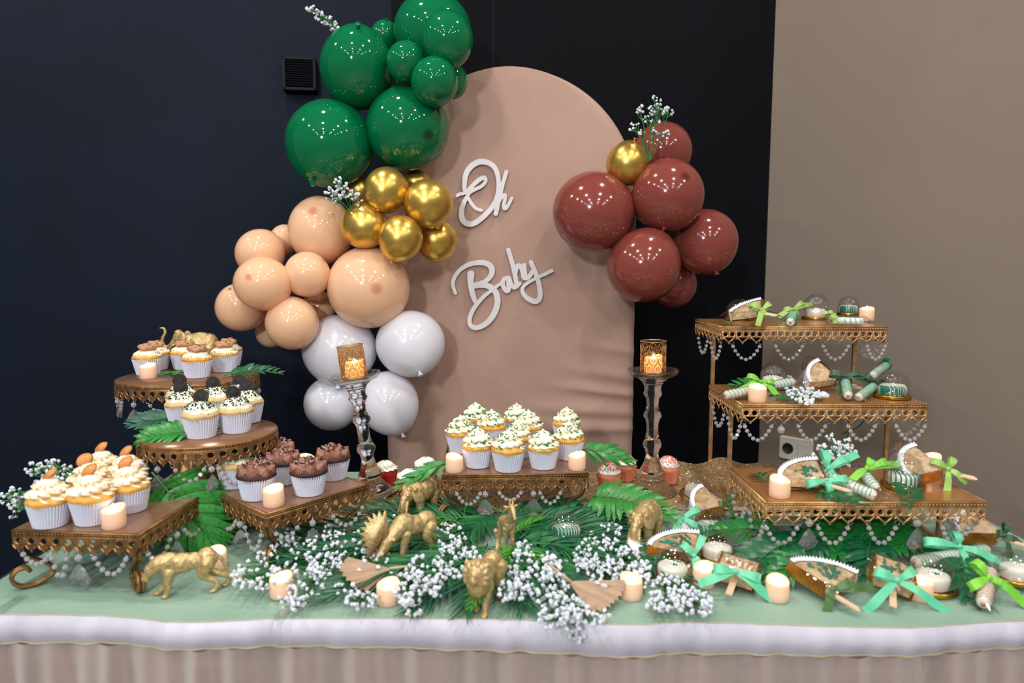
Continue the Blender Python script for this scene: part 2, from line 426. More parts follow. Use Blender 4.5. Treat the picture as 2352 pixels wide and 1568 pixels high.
# wall socket on the taupe wall
d_ = ray(1829, 1031); nR = V((-RWd.y, RWd.x, 0)); t_ = (V((XR, WY, 0)) - CAM).dot(nR) / d_.dot(nR); op = CAM + d_ * t_
XO = frame(op, RWd, (0, 0, 1))
sk = thing('wall_socket', 'off-white double wall socket plate on the taupe wall behind the riser', 'socket', X=XO)
a_ = 0.052 if (XO.to_3x3() @ V((0, 1, 0))).dot(CAM - op) > 0 else -0.052
sg = 1 if a_ > 0 else -1
mb = MB()
prof = []
PW, PH = 0.118, 0.082
for (k, y, ins) in ((0, 0.0, 0), (1, 0.007, 0.0), (2, 0.010, 0.003)):
    ring = []
    for cx, cz, a0 in ((1, 1, 0), (-1, 1, 90), (-1, -1, 180), (1, -1, 270)):
        for j in range(4):
            a = math.radians(a0 + j * 30); r = 0.008
            ring.append(((PW / 2 - ins - r) * cx + r * math.cos(a), sg * y, (PH / 2 - ins - r) * cz + r * math.sin(a)))
    prof.append(ring)
vs_ = [p for r_ in prof for p in r_]; n_ = 16
fs_ = [(k * n_ + i, k * n_ + (i + 1) % n_, (k + 1) * n_ + (i + 1) % n_, (k + 1) * n_ + i) for k in range(2) for i in range(n_)] + [tuple(2 * n_ + i for i in range(n_))]
mb.add(vs_, fs_); mb.build('plate', 'outlet', sk, False)
mb = MB()
mb.lathe([(0, 0.0105), (0.017, 0.0105), (0.0185, 0.012), (0.0195, 0.0105), (0.0195, 0.0)], 24, Matrix.Translation((-0.026, 0, 0)) @ Matrix.Rotation(-sg * PI / 2, 4, 'X'))
mb.build('socket_well', 'socket', sk)
mb = MB(); mb.box((0.03, sg * 0.011, 0), (0.036, 0.004, 0.05)); mb.build('rocker', 'outlet', sk, False)

# ------------------------------------------------------------ arch backdrop
AY = 1.10
xa, xb = ony(887, 900, AY).x, ony(1455, 900, AY).x
zt = ony(1150, 152, AY).z
ar = (xb - xa) / 2; acx = (xa + xb) / 2; zs = zt - ar
def halfw(z): return ar if z <= zs else math.sqrt(max(ar * ar - (z - zs) ** 2, 0))
zr = [0.02 + (zs - 0.02) * k / 300 for k in range(300)] + [zs + ar * math.sin(PI / 2 * k / 44) for k in range(45)]
def fold(x, z):
    u = (x - acx) / ar; s = 0.0
    for (z0, sl_, wd, am, u0) in ((0.93, -0.16, 0.016, 0.006, 0.25), (0.99, -0.22, 0.02, 0.005, 0.35), (1.07, -0.20, 0.018, 0.0045, 0.45), (0.86, -0.08, 0.02, 0.006, 0.1), (1.16, -0.12, 0.03, 0.003, 0.5), (0.80, 0.0, 0.02, 0.006, 0.0)):
        q = (z - z0 - sl_ * 0.28 * (u - 0.5)) / wd
        s += 1.9 * am * math.exp(-q * q) * max(0, min(1, (u - u0) / 0.4))
    return s
mb = MB(); NU = 40
rows = []
for z in zr:
    hw = halfw(z)
    row = []
    for i in range(NU + 1):
        u = -1 + 2 * i / NU; x = acx + hw * u
        edge = 0.012 * max(0, abs(u) - 0.93) / 0.07
        row.append(len(mb.v)); mb.v.append(V((x, AY + edge - fold(x, z), z)))
    rows.append(row)
for a, b in zip(rows, rows[1:]):
    for i in range(NU): mb.f.append((a[i], a[i + 1], b[i + 1], b[i])); mb.mi.append(0)
# sides and back of the cover
back = []
for z in zr:
    hw = halfw(z); back.append((len(mb.v), len(mb.v) + 1)); mb.v += [V((acx - hw, AY + 0.045, z)), V((acx + hw, AY + 0.045, z))]
for k in range(len(zr) - 1):
    for f in ((back[k][0], rows[k][0], rows[k + 1][0], back[k + 1][0]), (rows[k][-1], back[k][1], back[k + 1][1], rows[k + 1][-1]), (back[k][1], back[k][0], back[k + 1][0], back[k + 1][1])):
        mb.f.append(f); mb.mi.append(0)
arch = thing('arch_backdrop', 'tall dusty-pink fabric covered arch panel standing behind the table', 'backdrop', (0, 0, 0))
mb.build('fabric_cover', 'arch', arch)
mb = MB()
for sx in (-1, 1): mb.box((acx + sx * (ar - 0.06), AY + 0.10, 0.012), (0.05, 0.30, 0.024))
mb.build('foot', 'dark_metal', arch, False)

# ------------------------------------------------------------ the two words on the arch
def zp(q, y): return ony(980 + q[0] * 0.29336, 330 + q[1] * 0.29336, y)
def word(name, label, strokes):
    mb = MB(); YF = AY - 0.011
    o0 = zp(strokes[0][1][0], YF)
    for kk, (wd, pts) in enumerate(strokes):
        wds = wd if isinstance(wd, (list, tuple)) else [wd] * len(pts)
        cp = spline([(p[0], p[1], wv) for p, wv in zip(pts, wds)], 7)
        P = [zp(p, YF) for p in cp]; W_ = [p[2] * 0.29336 / ppm(P[0]) / 2 for p in cp]
        m = len(P); fr = []
        for k in range(m):
            t = (P[min(k + 1, m - 1)] - P[max(k - 1, 0)]); t.y = 0; t.normalize(); nn = V((-t.z, 0, t.x))
            fr.append((P[k] + nn * W_[k], P[k] - nn * W_[k], t, nn))
        outl = [a[0] for a in fr]
        def cap(k, sgn):
            c, t, nn, r = P[k], fr[k][2], fr[k][3], W_[k]
            return [c + (nn * math.cos(a) + t * sgn * math.sin(a)) * r for a in [PI * j / 8 for j in range(1, 8)]]
        endc = cap(m - 1, 1); st = cap(0, -1)[::-1]
        e = 0.00006 * kk; sl_y = [V((0, -e - 0.0008 * k / m, 0)) for k in range(m)]   # each stroke rises slightly so crossings never share a plane
        f0 = [p + q_ for p, q_ in zip(outl, sl_y)]; f1 = [a[1] + q_ for a, q_ in zip(fr, sl_y)]
        base = len(mb.v)
        loop = f0 + [p + sl_y[-1] for p in endc] + f1[::-1] + [p + sl_y[0] for p in st]
        L = len(loop); mb.v += loop + [p + V((0, 0.006, 0)) for p in loop]
        def q(*i): mb.f.append(tuple(base + j for j in i)); mb.mi.append(0)
        ne = len(endc)
        for k in range(m - 1):
            a, b = k, k + 1; c_, d_2 = m + ne + (m - 1 - k), m + ne + (m - 2 - k)
            q(a, b, d_2, c_)
        q(*([m - 1] + [m + j for j in range(ne)] + [m + ne]))
        q(*([m + ne + m - 1] + [m + ne + m + j for j in range(len(st))] + [0]))
        for k in range(L): q(k, (k + 1) % L, L + (k + 1) % L, L + k)
    o = mb.build(name, 'sign', None, False); tag(o, label, 'sign')
word('oh_sign', 'white cut-out script word Oh on the pink arch', [
    ([26, 26, 24, 30, 34, 32, 26, 26, 28, 30], [(240, 405), (262, 393), (290, 388), (335, 352), (400, 290), (448, 265), (462, 292), (430, 332), (372, 360), (318, 392)]),
    ([24, 26, 26, 24], [(318, 408), (350, 465), (385, 505), (428, 520)]),
    ([30, 34, 40, 44, 44, 42, 38, 36, 34, 36, 38, 40, 42, 44, 44, 40, 34, 26], [(300, 372), (296, 330), (304, 250), (340, 185), (400, 145), (460, 142), (520, 172), (552, 230), (564, 310), (556, 400), (520, 485), (450, 565), (372, 622), (312, 622), (278, 585), (274, 520), (292, 460), (330, 392)]),
    ([30, 32, 34, 36], [(624, 220), (594, 320), (565, 440), (541, 546)]),
    ([26, 32, 32, 28, 30, 32, 28, 22], [(552, 480), (580, 425), (610, 402), (614, 430), (603, 480), (614, 506), (638, 480), (668, 424)])])
word('baby_sign', 'white cut-out script word Baby low on the pink arch', [
    ([24, 28, 30, 32, 36, 40, 44, 44, 40, 36, 30], [(226, 1170), (206, 1110), (216, 1050), (264, 985), (340, 942), (430, 930), (490, 948), (512, 990), (500, 1035), (452, 1080), (366, 1106)]),
    ([56, 46, 44, 40, 34], [(346, 1020), (344, 1080), (352, 1140), (366, 1195), (382, 1238)]),
    ([44, 44, 44, 46, 48, 46, 42, 38, 34, 34, 34, 30, 26, 26, 24], [(366, 1112), (450, 1106), (512, 1130), (548, 1180), (552, 1260), (516, 1350), (458, 1412), (390, 1440), (344, 1420), (338, 1360), (378, 1275), (448, 1195), (512, 1145), (548, 1116), (592, 1084)]),
    ([30, 34, 36, 36, 34, 34, 34, 34, 34, 30, 26], [(640, 1046), (606, 1060), (596, 1100), (622, 1150), (644, 1138), (640, 1090), (642, 1048), (662, 1100), (686, 1124), (710, 1112), (730, 1092)]),
    ([34, 36, 36, 36], [(640, 830), (668, 925), (690, 1015), (704, 1096)]),
    ([32, 36, 38, 36, 34, 30], [(696, 1010), (706, 962), (732, 958), (752, 1000), (760, 1045), (782, 1056)]),
    ([30, 34, 36, 34, 32], [(764, 948), (768, 1000), (776, 1050), (802, 1040), (828, 1000)]),
    ([34, 36, 38, 40, 42, 40, 34, 28, 26, 26, 28, 28, 26], [(816, 926), (848, 1000), (878, 1095), (888, 1190), (862, 1232), (810, 1222), (762, 1182), (750, 1132), (786, 1092), (860, 1050), (930, 1018), (986, 990), (988, 989)])])

# ------------------------------------------------------------ balloons
bl = MB()
prof = []
for k in range(25):
    a = PI * k / 24; z = -math.cos(a); r = math.sin(a)
    if z < 0: r *= 1 - 0.10 * z * z; z *= 1.06
    prof.append((r if 0 < k < 24 else 0, z))
bl.lathe(prof, 40)
BALL = {}
for k in ('g', 'pe', 'wh', 'br', 'go'): BALL[k] = bl.mesh(k + '_balloon', [k])
kn = MB(); kn.lathe([(0.0, -1.04), (0.05, -1.06), (0.04, -1.10), (0.075, -1.16), (0.08, -1.18), (0, -1.175)], 10)
KNOT = {k: kn.mesh(k + '_knot', [k]) for k in BALL}
def balloon(k, px, py, rx, ry, y, label, group, tip=None):
    c = ony(px, py, y); s = 1 / ppm(c)
    # the tip of a balloon points into the room, the knot is at its back
    if tip: dx, dy = (tip[0] - px) / rx, (tip[1] - py) / ry
    else: dx, dy = R.uniform(-.5, .5), R.choice((-1, 1)) * R.uniform(0.7, 1.0)
    ln = math.hypot(dx, dy); dx, dy = (dx, dy) if ln < 0.98 else (dx / ln * 0.98, dy / ln * 0.98)
    back_ = math.sqrt(max(0.0, 1 - dx * dx - dy * dy)) * (1 if tip else -1)
    view = (CAM - c).normalized(); r_ = V((0, 0, 1)).cross(view).normalized(); u_ = view.cross(r_)
    zax = (r_ * dx - u_ * dy + view * back_).normalized()
    q = zax.to_track_quat('Z', 'Y').to_matrix()
    S = r_.to_track_quat('X', 'Z').to_matrix()
    # stretch in the picture's upright direction for the ones that are not round
    B = Matrix((r_, u_, view)).transposed()
    St = B @ Matrix.Diagonal((rx * s, ry * s, (rx + ry) * s / 2)) @ B.transposed()
    X = Matrix.Translation(c) @ (St @ q).to_4x4()
    o = obj('balloon', BALL[k], None, X); tag(o, label, 'balloon', group)
    obj('knot', KNOT[k], o)
    return o
gG, gO, gP, gW, gB = 'green balloons of the garland', 'chrome gold balloons of the garland', 'peach balloons of the garland', 'white balloons of the garland', 'brown balloons of the second cluster'
balloon('g', 820, 157, 84, 95, 0.98, 'big green balloon beside the wall vent, under the flower sprig', gG)
balloon('g', 758, 331, 101, 99, 0.98, 'largest round green balloon, lowest and outermost of the green ones', gG)
balloon('g', 936, 295, 95, 96, 0.98, 'big green balloon directly above the gold balloons', gG, (982, 308))
balloon('g', 994, 72, 89, 84, 1.06, 'big green balloon cut off by the top of the picture', gG)
balloon('g', 1027, 90, 57, 66, 0.90, 'mid-size green balloon overlapping the topmost big green one', gG)
balloon('g', 932, 141, 44, 46, 0.90, 'small green balloon in the middle of the green cluster', gG)
balloon('g', 998, 188, 54, 57, 0.88, 'small green balloon with a dark tip in front of the arch top', gG, (1006, 217))
balloon('g', 884, 84, 34, 36, 1.12, 'small green balloon peeking out behind two big ones', gG)
balloon('g', 1046, 186, 24, 40, 0.99, 'sliver of a green balloon behind the dark-tipped one on the arch', gG)
balloon('go', 888, 437, 49, 55, 0.90, 'gold balloon at the top centre of the gold group', gO)
balloon('go', 984, 467, 59, 54, 0.90, 'largest gold balloon, beside the word Oh', gO)
balloon('go', 837, 519, 56, 50, 0.90, 'gold balloon touching the big peach balloon behind it', gO)
balloon('go', 920, 547, 49, 54, 0.86, 'gold balloon lowest in front, above the large peach balloon', gO)
balloon('go', 1003, 552, 48, 47, 0.98, 'gold balloon behind the others, lowest on the arch side', gO)
balloon('go', 826, 436, 30, 36, 1.04, 'gold balloon half hidden behind the white flower sprig', gO)
balloon('go', 958, 420, 34, 28, 1.04, 'gold balloon mostly hidden under the green balloon', gO)
balloon('pe', 737, 529, 73, 80, 1.00, 'big peach balloon under the white flower sprig', gP, (722, 486))
balloon('pe', 847, 660, 94, 94, 0.94, 'largest peach balloon, in front of the arch edge', gP, (864, 663))
balloon('pe', 604, 652, 66, 62, 0.86, 'peach balloon with a reddish tip in front of the outer small ones', gP, (574, 637))
balloon('pe', 598, 580, 61, 50, 0.97, 'peach balloon uppermost of the outer small ones', gP)
balloon('pe', 553, 706, 57, 54, 0.96, 'peach balloon outermost over the dark wall', gP)
balloon('pe', 706, 630, 50, 54, 0.90, 'small peach balloon between the two largest peach ones', gP, (743, 597))
balloon('pe', 671, 742, 59, 62, 0.88, 'peach balloon lowest of the cluster, above a white balloon', gP, (692, 795))
balloon('pe', 733, 706, 34, 42, 1.04, 'peach balloon peeking out behind, above the white balloons', gP)
balloon('pe', 652, 550, 28, 38, 1.06, 'peach balloon peeking out behind the uppermost ones', gP)
balloon('pe', 622, 764, 34, 34, 1.06, 'peach balloon peeking out at the bottom, over the dark wall', gP)
balloon('wh', 780, 803, 85, 80, 0.98, 'white balloon below the large peach balloon, behind the candle holder', gW)
balloon('wh', 943, 789, 80, 75, 0.96, 'white balloon touching the arch, highest on the arch side', gW)
balloon('wh', 762, 926, 63, 62, 1.00, 'white balloon at the bottom over the dark wall', gW)
balloon('wh', 893, 925, 64, 76, 0.94, 'white balloon at the bottom in front of the arch edge', gW)
balloon('br', 1363, 487, 94, 93, 0.95, 'largest brown balloon, on the pink arch', gB, (1280, 490))
balloon('br', 1533, 449, 83, 84, 0.93, 'brown balloon in the middle, below the flower sprig', gB, (1571, 408))
balloon('br', 1478, 610, 84, 85, 0.92, 'brown balloon lowest in front of the arch edge', gB)
balloon('br', 1619, 555, 74, 75, 1.00, 'brown balloon outermost towards the taupe wall', gB)
balloon('br', 1522, 348, 68, 66, 1.08, 'brown balloon at the top behind the flower sprig', gB)
balloon('br', 1548, 652, 52, 56, 1.08, 'brown balloon half hidden at the bottom behind the others', gB)
balloon('go', 1441, 376, 48, 51, 0.95, 'single gold balloon among the brown ones at the arch edge', None)

# ------------------------------------------------------------ the table and its cloths
TX0, TX1, TYB = -0.90, 1.03, 0.765
EP = [(-260, 1403), (0, 1410), (120, 1411), (230, 1413), (320, 1419), (385, 1427), (480, 1428), (620, 1420), (800, 1419), (980, 1420), (1100, 1421), (1250, 1425), (1380, 1432), (1480, 1433), (1560, 1428), (1680, 1430), (1850, 1436), (1990, 1440), (2080, 1441), (2180, 1435), (2260, 1428), (2352, 1424), (2700, 1420)]
EW = [onz(p[0], p[1], T) for p in EP]
def edge_y(x): return interp([p.x for p in EW], [p.y for p in EW], x)
def edge_z(x): return T
tb = thing('table', 'long folding party table under the sage cloth and the tulle skirt', 'table', ((TX0 + TX1) / 2, 0.38, 0))
mb = MB(); mb.box((0, 0.01, T - 0.028), (TX1 - TX0 - 0.02, 0.70, 0.045)); mb.build('tabletop', 'tabletop', tb, False)
lg = MB(); lg.tube([(0, 0, 0), (0, 0, T - 0.05)], 0.014, 10); lgm = lg.mesh('leg', ['dark_metal'])
for sx in (-1, 1):
    for sy in (-1, 1): obj('leg', lgm, tb, Matrix.Translation((sx * 0.8, 0.01 + sy * 0.28, 0)))
mb = MB(); NX, NY = 150, 46
def wr(x, y):
    a = noise.noise(V((x * 3.5, y * 6, 1.3))) * 0.0012
    k = max(0, (x - 0.35)) * max(0, 0.28 - y) * 8
    a += 0.0035 * k * math.sin((x * 38 + y * 55)) * (0.6 + 0.4 * math.sin(x * 23))
    return a - 0.0008
def topf(u, v):
    x = TX0 + (TX1 - TX0) * u; y0 = edge_y(x) + 0.001
    y = y0 + (TYB - y0) * v
    return (x, y, T + wr(x, y) * min(1, v * 14) * min(1, (1 - v) * 14))
mb.grid(topf, NX, NY)
def sidef(x, flip):
    def f(u, v):
        y0 = edge_y(x); y = y0 + (TYB - y0) * u
        return (x + flip * (0.004 + 0.010 * v * math.sin(u * 40)), y, T - 0.62 * v - (0.003 if v else 0))
    return f
mb.grid(sidef(TX0, -1), 60, 6); mb.grid(sidef(TX1, 1), 60, 6)
mb.grid(lambda u, v: (TX0 + (TX1 - TX0) * u, TYB + 0.002 + 0.012 * v * math.sin(u * 120), T - 0.62 * v), 150, 6)
tag(mb.build('tablecloth', 'cloth'), 'pale sage green satin cloth spread over the table top', 'tablecloth')

skirt = thing('table_skirt', 'white band and blush tulle skirt gathered along the table front', 'table skirt', (0, 0, 0))
XA, XB = TX0 - 0.015, TX1 + 0.02
BH = 0.046
def bandh(x): return BH + 0.004 * math.sin(x * 5 + 1)
def bandf(u, v):
    x = XA + (XB - XA) * u; y = edge_y(x)
    pl = 0.0016 * math.sin(x * 61 + 2 * math.sin(x * 17)) + 0.0011 * math.sin(x * 143)
    bul = 0.008 * math.sin(PI * v) 
    return (x, y - 0.004 - bul + pl * (0.3 + v), T + 0.001 - bandh(x) * v)
mb = MB(); mb.grid(bandf, 420, 8); mb.build('satin_band', 'band', skirt)
mb = MB()
mb.tube([V(bandf(u / 300, 0)) + V((0, 0.0005, 0.0008)) for u in range(301)], 0.0008, 5)
mb.tube([V(bandf(u / 300, 1)) + V((0, -0.001, -0.001)) for u in range(301)], 0.0013, 5)
mb.build('gold_trim', 'trim', skirt)
def gath(x, v):
    a = math.sin(x * 74 + 1.3 * math.sin(x * 13)) + 0.7 * math.sin(x * 131 + 2) + 0.5 * math.sin(x * 37 + v * 2.5)
    return a
def tulf(u, v):
    x = XA + (XB - XA) * u + 0.010 * v * math.sin(u * 90)
    y = edge_y(x); z0 = T - bandh(x)
    return (x, y - 0.006 - (0.004 + 0.020 * v ** 0.6) * gath(x, v) * 0.9 - 0.022 * v, z0 - (z0 - 0.02) * v)
mb = MB(); mb.grid(tulf, 760, 14); mb.build('tulle_skirt', 'tulle', skirt)
mb = MB(); mb.grid(lambda u, v: (XA + (XB - XA) * u, edge_y(XA + (XB - XA) * u) + 0.020 - 0.006 * math.sin(u * 150 + v) * v, T - 0.03 - (T - 0.06) * v), 420, 4); mb.build('lining', 'lining', skirt)
mb = MB(); mb.grid(lambda u, v: (TX1 + 0.02 + 0.008 * v * math.sin(u * 60), -0.02 + 0.78 * u, T - 0.02 - (T - 0.05) * v), 90, 4); mb.build('end_panel', 'lining', skirt)
# clear clips that hold the skirt on
for cx_, cy_, lb in ((642, 1424, 'clear plastic skirt clip in front of the candle among the flowers'), (1512, 1420, 'clear plastic skirt clip in front of the brown-tinted flowers'), (8, 1402, 'clear plastic skirt clip by the table corner')):
    p = onz(cx_, cy_, T); cl = MB()
    pth = [(0, 0.05, 0.004), (0, 0.012, 0.004), (0, -0.012, 0.003), (0, -0.016, -0.004), (0, -0.016, -0.045), (0, -0.012, -0.052)]
    vs_ = [(sx * 0.009, a[1] + o_[0], a[2] + o_[1]) for a in pth for sx in (-1, 1) for o_ in ((0, 0), (0.0012, -0.0012))]
    fs_ = []
    for k in range(len(pth) - 1):
        b = k * 4; fs_ += [(b, b + 2, b + 6, b + 4), (b + 1, b + 5, b + 7, b + 3), (b, b + 4, b + 5, b + 1), (b + 2, b + 3, b + 7, b + 6)]
    cl.add(vs_, fs_); o = cl.build('skirt_clip', 'clip'); o.location = p + V((0, -0.004, 0)); tag(o, lb, 'clip')

# gold sequin runner, crumpled towards the taupe wall
FE = [(372, 1226), (520, 1216), (640, 1212), (800, 1196), (930, 1186), (1010, 1180), (1080, 1176), (1200, 1176), (1320, 1178), (1450, 1170), (1560, 1170), (1760, 1176), (1850, 1176)]
FW_ = [onz(p[0], p[1], T) for p in FE]
RX0, RX1 = FW_[0].x, 0.72
def runf(u, v):
    x = RX0 + (RX1 - RX0) * u
    yf = interp([p.x for p in FW_], [p.y for p in FW_], x) + 0.006 * math.sin(x * 31)
    yb = 0.70 + 0.06 * min(1, max(0, (x + 0.1) / 0.35)) + 0.010 * math.sin(x * 19)
    y = yf + (yb - yf) * v
    z = 0.004 + 0.004 * abs(noise.noise(V((x * 9, y * 12, 0)))) + 0.004 * max(0, math.sin(x * 26 + y * 30)) * (0.3 + 0.7 * v)
    z += 0.014 * math.exp(-(v / 0.10) ** 2) * (0.5 + 0.5 * math.sin(x * 8 + 1))
    z += 0.030 * math.exp(-((x - 0.55) / 0.16) ** 2) * max(0, (v - 0.55) / 0.45) * (1 + 0.35 * math.sin(x * 48))
    if v == 0: z = 0.0015
    return (x, y, T + z)
mb = MB(); mb.grid(runf, 170, 34)
mb.grid(lambda u, v: (lambda q: (q[0], q[1] + 0.012 * v, q[2] - (0.001 if v == 0 else 0) - 0.10 * v * (1 if q[0] > 0.1 else 0.0) - 0.004 * v))(runf(u, 1.0)), 170, 4)
tag(mb.build('table_runner', 'glitter'), 'gold glitter runner crumpled along the back of the table', 'table runner')

# ------------------------------------------------------------ cake stands
bd = MB(); bd.lathe([(0, -1), (0.62, -0.78), (1, 0), (0.62, 0.78), (0, 1)], 8)
BEAD = bd.mesh('bead', ['crystal'], False)
dr = MB(); dr.add([(0, 0, 0.5), (0.22, 0, 0.28), (0.5, 0, -0.18), (0.34, 0, -0.42), (0, 0, -0.5), (-0.34, 0, -0.42), (-0.5, 0, -0.18), (-0.22, 0, 0.28), (0, 0.16, -0.1), (0, -0.16, -0.1)],
                 [(i, (i + 1) % 8, 8) for i in range(8)] + [((i + 1) % 8, i, 9) for i in range(8)])
DROP = dr.mesh('drop', ['drop'], False)
pr = MB(); pr.lathe([(0, 0.5), (0.07, 0.44), (0.10, 0.2), (0.15, -0.25), (0.10, -0.38), (0, -0.5)], 6)
PRISM = pr.mesh('drop', ['drop'], False)
BR = 0.0046
def garland(par, p1, p2, sag, n):
    p1, p2 = V(p1), V(p2)
    pts = [p1.lerp(p2, t) - V((0, 0, sag * 4 * t * (1 - t))) for t in [k / 16 for k in range(17)]]
    mb = MB(); mb.tube(pts, 0.0005, 4)
    for p in (p1, p2):
        d = (p2 - p1).normalized()
        mb.tube([p + V((0, 0, 0.002)) + (d * math.cos(a) + V((0, 0, 1)) * math.sin(a)) * 0.005 for a in [2 * PI * j / 12 for j in range(12)]], 0.0006, 4, closed=True)
    g = mb.build('bead_strand', 'silver', par)
    # even spacing along the curve
    cum = [0]
    for a, b in zip(pts, pts[1:]): cum.append(cum[-1] + (b - a).length)
    for k in range(n):
        s = cum[-1] * (k + 0.75) / (n + 0.5)
        i = max(j for j in range(16) if cum[j] <= s); t = (s - cum[i]) / max(cum[i + 1] - cum[i], 1e-9)
        p = pts[i].lerp(pts[i + 1], t)
        obj('bead', BEAD, g, Matrix.Translation(p) @ Euler((R.uniform(0, 3), R.uniform(0, 3), 0)).to_matrix().to_4x4() @ Matrix.Scale(BR, 4))
def pendant(par, p, ln=0.036, rz=0.0, drop=True, br=0.0065, dm=None):
    p = V(p); mb = MB(); mb.tube([p + V((0, 0, 0.004)), p - V((0, 0, 0.006 + (0.014 if drop else 0)))], 0.0006, 4)
    g = mb.build('pendant', 'silver', par)
    obj('bead', BEAD, g, Matrix.Translation(p - V((0, 0, 0.008))) @ Matrix.Scale(br, 4))
    if drop: obj('drop', dm or DROP, g, Matrix.Translation(p - V((0, 0, 0.017 + ln / 2))) @ Matrix.Rotation(rz, 4, 'Z') @ Matrix.Scale(ln, 4))
def cell(mb, X, w, h, style):
    """One repeat of the pierced border: pierced plate above, a fan or lozenge point below. x along, z down from 0, y outward."""
    hu = 0.56 * h; n = 12; t = 0.0022
    holes = [0.0] if style == 'fan' else [-w / 4, w / 4]
    for hx in holes:
        ww = w if style == 'fan' else w / 2
        r = 0.30 * min(ww, hu * 1.25)
        o_, i1, i2 = [], [], []
        for k in range(n):
            a = 2 * PI * k / n + PI / 4; ca, sa = math.cos(a), math.sin(a); m_ = max(abs(ca), abs(sa))
            o_.append((hx + ca / m_ * ww / 2, 0.0, -hu / 2 + sa / m_ * hu / 2))
            i1.append((hx + ca * r * 1.25, t, -hu / 2 + sa * r * 1.25)); i2.append((hx + ca * r, -0.0008, -hu / 2 + sa * r))
        vs_ = o_ + i1 + i2
        mb.add(vs_, [f for k in range(n) for f in ((k, (k + 1) % n, n + (k + 1) % n, n + k), (n + k, n + (k + 1) % n, 2 * n + (k + 1) % n, 2 * n + k))], 0, X)
    tip = (0, 0.001, -h)
    if style == 'fan':
        m = 9; top = [(-w / 2 + w * k / (m - 1), (t if k % 2 == 0 else -0.0002), -hu + 0.2 * hu * 0) for k in range(m)]
        mid = [(-w * 0.36 + w * 0.72 * k / (m - 1), (t if k % 2 == 0 else -0.0002), -hu - (h - hu) * (0.45 + 0.25 * math.sin(PI * k / (m - 1)))) for k in range(m)]
        vs_ = top + mid + [tip]
        mb.add(vs_, [f for k in range(m - 1) for f in ((k, k + 1, m + k + 1, m + k), (m + k, m + k + 1, 2 * m))], 0, X)
    else:
        for sg_ in (-1, 1):
            a = (sg_ * w * 0.42, 0.0015, -hu * 0.96); b = (0, 0.0015, -h * 0.98)
            mb.tube([a, ((a[0] + b[0]) / 2, 0.0022, (a[2] + b[2]) / 2), b], 0.0017, 5, 0, X)
            c_ = (sg_ * w * 0.16, 0.0015, -hu * 0.95); d_ = (sg_ * w * 0.02, 0.0015, -hu * 1.02)
            # half fans that fill the gap at the cell's side
            f0 = [(sg_ * w * (0.5 - 0.22 * k / 3), (0.002 if k % 2 else 0.0), -hu - (h - hu) * (0.42 if k == 0 else 0.30 - 0.07 * k)) for k in range(4)]
            tp = (sg_ * w * 0.40, 0.0, -hu * 0.9)
            mb.add([tp] + f0, [(0, k, k + 1) for k in range(1, 4)], 0, X)
        mb.tube([(0.0016 * math.cos(a), 0.002, -h + 0.0005 + 0.0026 * math.sin(a)) for a in [2 * PI * j / 8 for j in range(8)]], 0.0010, 4, 0, X, closed=True)
    if style == 'fan': mb.ell((0, 0.001, -h), (0.0018, 0.0016, 0.0022), 6, 4, X)
def rim(mb, X, L):
    """Two rails and a bead row along one side of length L, x from 0 to L, z 0 down to -0.011."""
    mb.box((L / 2, -0.001, -0.0016), (L, 0.005, 0.0032), X); mb.box((L / 2, -0.0012, -0.0052), (L, 0.0026, 0.0042), X); mb.box((L / 2, -0.001, -0.0094), (L, 0.0046, 0.0028), X)
    n = max(4, int(L / 0.0062))
    for k in range(n): mb.box(((k + 0.5) * L / n, 0.0004, -0.0054), (L / n * 0.62, 0.0026, 0.0024), X)
def sides(W, D):
    return [(W, Matrix.Translation((-W / 2, -D / 2, 0)) @ Matrix.Rotation(PI, 4, 'Z') @ Matrix.Rotation(PI, 4, 'Z')),
            (D, Matrix.Translation((W / 2, -D / 2, 0)) @ Matrix.Rotation(PI / 2, 4, 'Z')),
            (W, Matrix.Translation((W / 2, D / 2, 0)) @ Matrix.Rotation(PI, 4, 'Z')),
            (D, Matrix.Translation((-W / 2, D / 2, 0)) @ Matrix.Rotation(-PI / 2, 4, 'Z'))]
def tier(par, W, D, z, style, cw, ch, m_top, m_b, names=('top_plate', 'filigree_border')):
    mb = MB(); mb.box((0, 0, z - 0.0025), (W - 0.004, D - 0.004, 0.005)); mb.build(names[0], m_top, par, False)
    for L, S in sides(W, D):
        # outward is -y of the side frame; mirror so that cells face out
        S2 = Matrix.Translation((0, 0, z)) @ S @ Matrix.Diagonal((1, -1, 1, 1))
        mb = MB(); rim(mb, S2, L)
        n = max(2, round(L / cw))
        for k in range(n): cell(mb, S2 @ Matrix.Translation(((k + 0.5) * L / n, 0, -0.0108)), L / n, ch, style)
        mb.build(names[1], m_b, par, True)
def scroll_leg(par, cx, cy, H, m_b):
    dirv = V((-cx, -cy, 0)).normalized(); side = V((-dirv.y, dirv.x, 0)); hb = H - 0.030
    prof = [(0, hb + 0.012), (0.0, hb - 0.004), (0.006, hb * 0.74), (0.026, hb * 0.55), (0.040, hb * 0.40), (0.043, hb * 0.22), (0.032, 0.010), (0.012, 0.0034), (-0.008, 0.0075), (-0.017, 0.021), (-0.010, 0.034), (0.004, 0.036), (0.010, 0.028)]
    mb = MB()
    for s in (-1, 1):
        pts = [V((cx, cy, 0)) + dirv * u + side * 0.0037 * s + V((0, 0, z)) for u, z in prof]
        mb.tube(spline(pts, 5), 0.0034, 7)
    mb.build('leg', m_b, par)
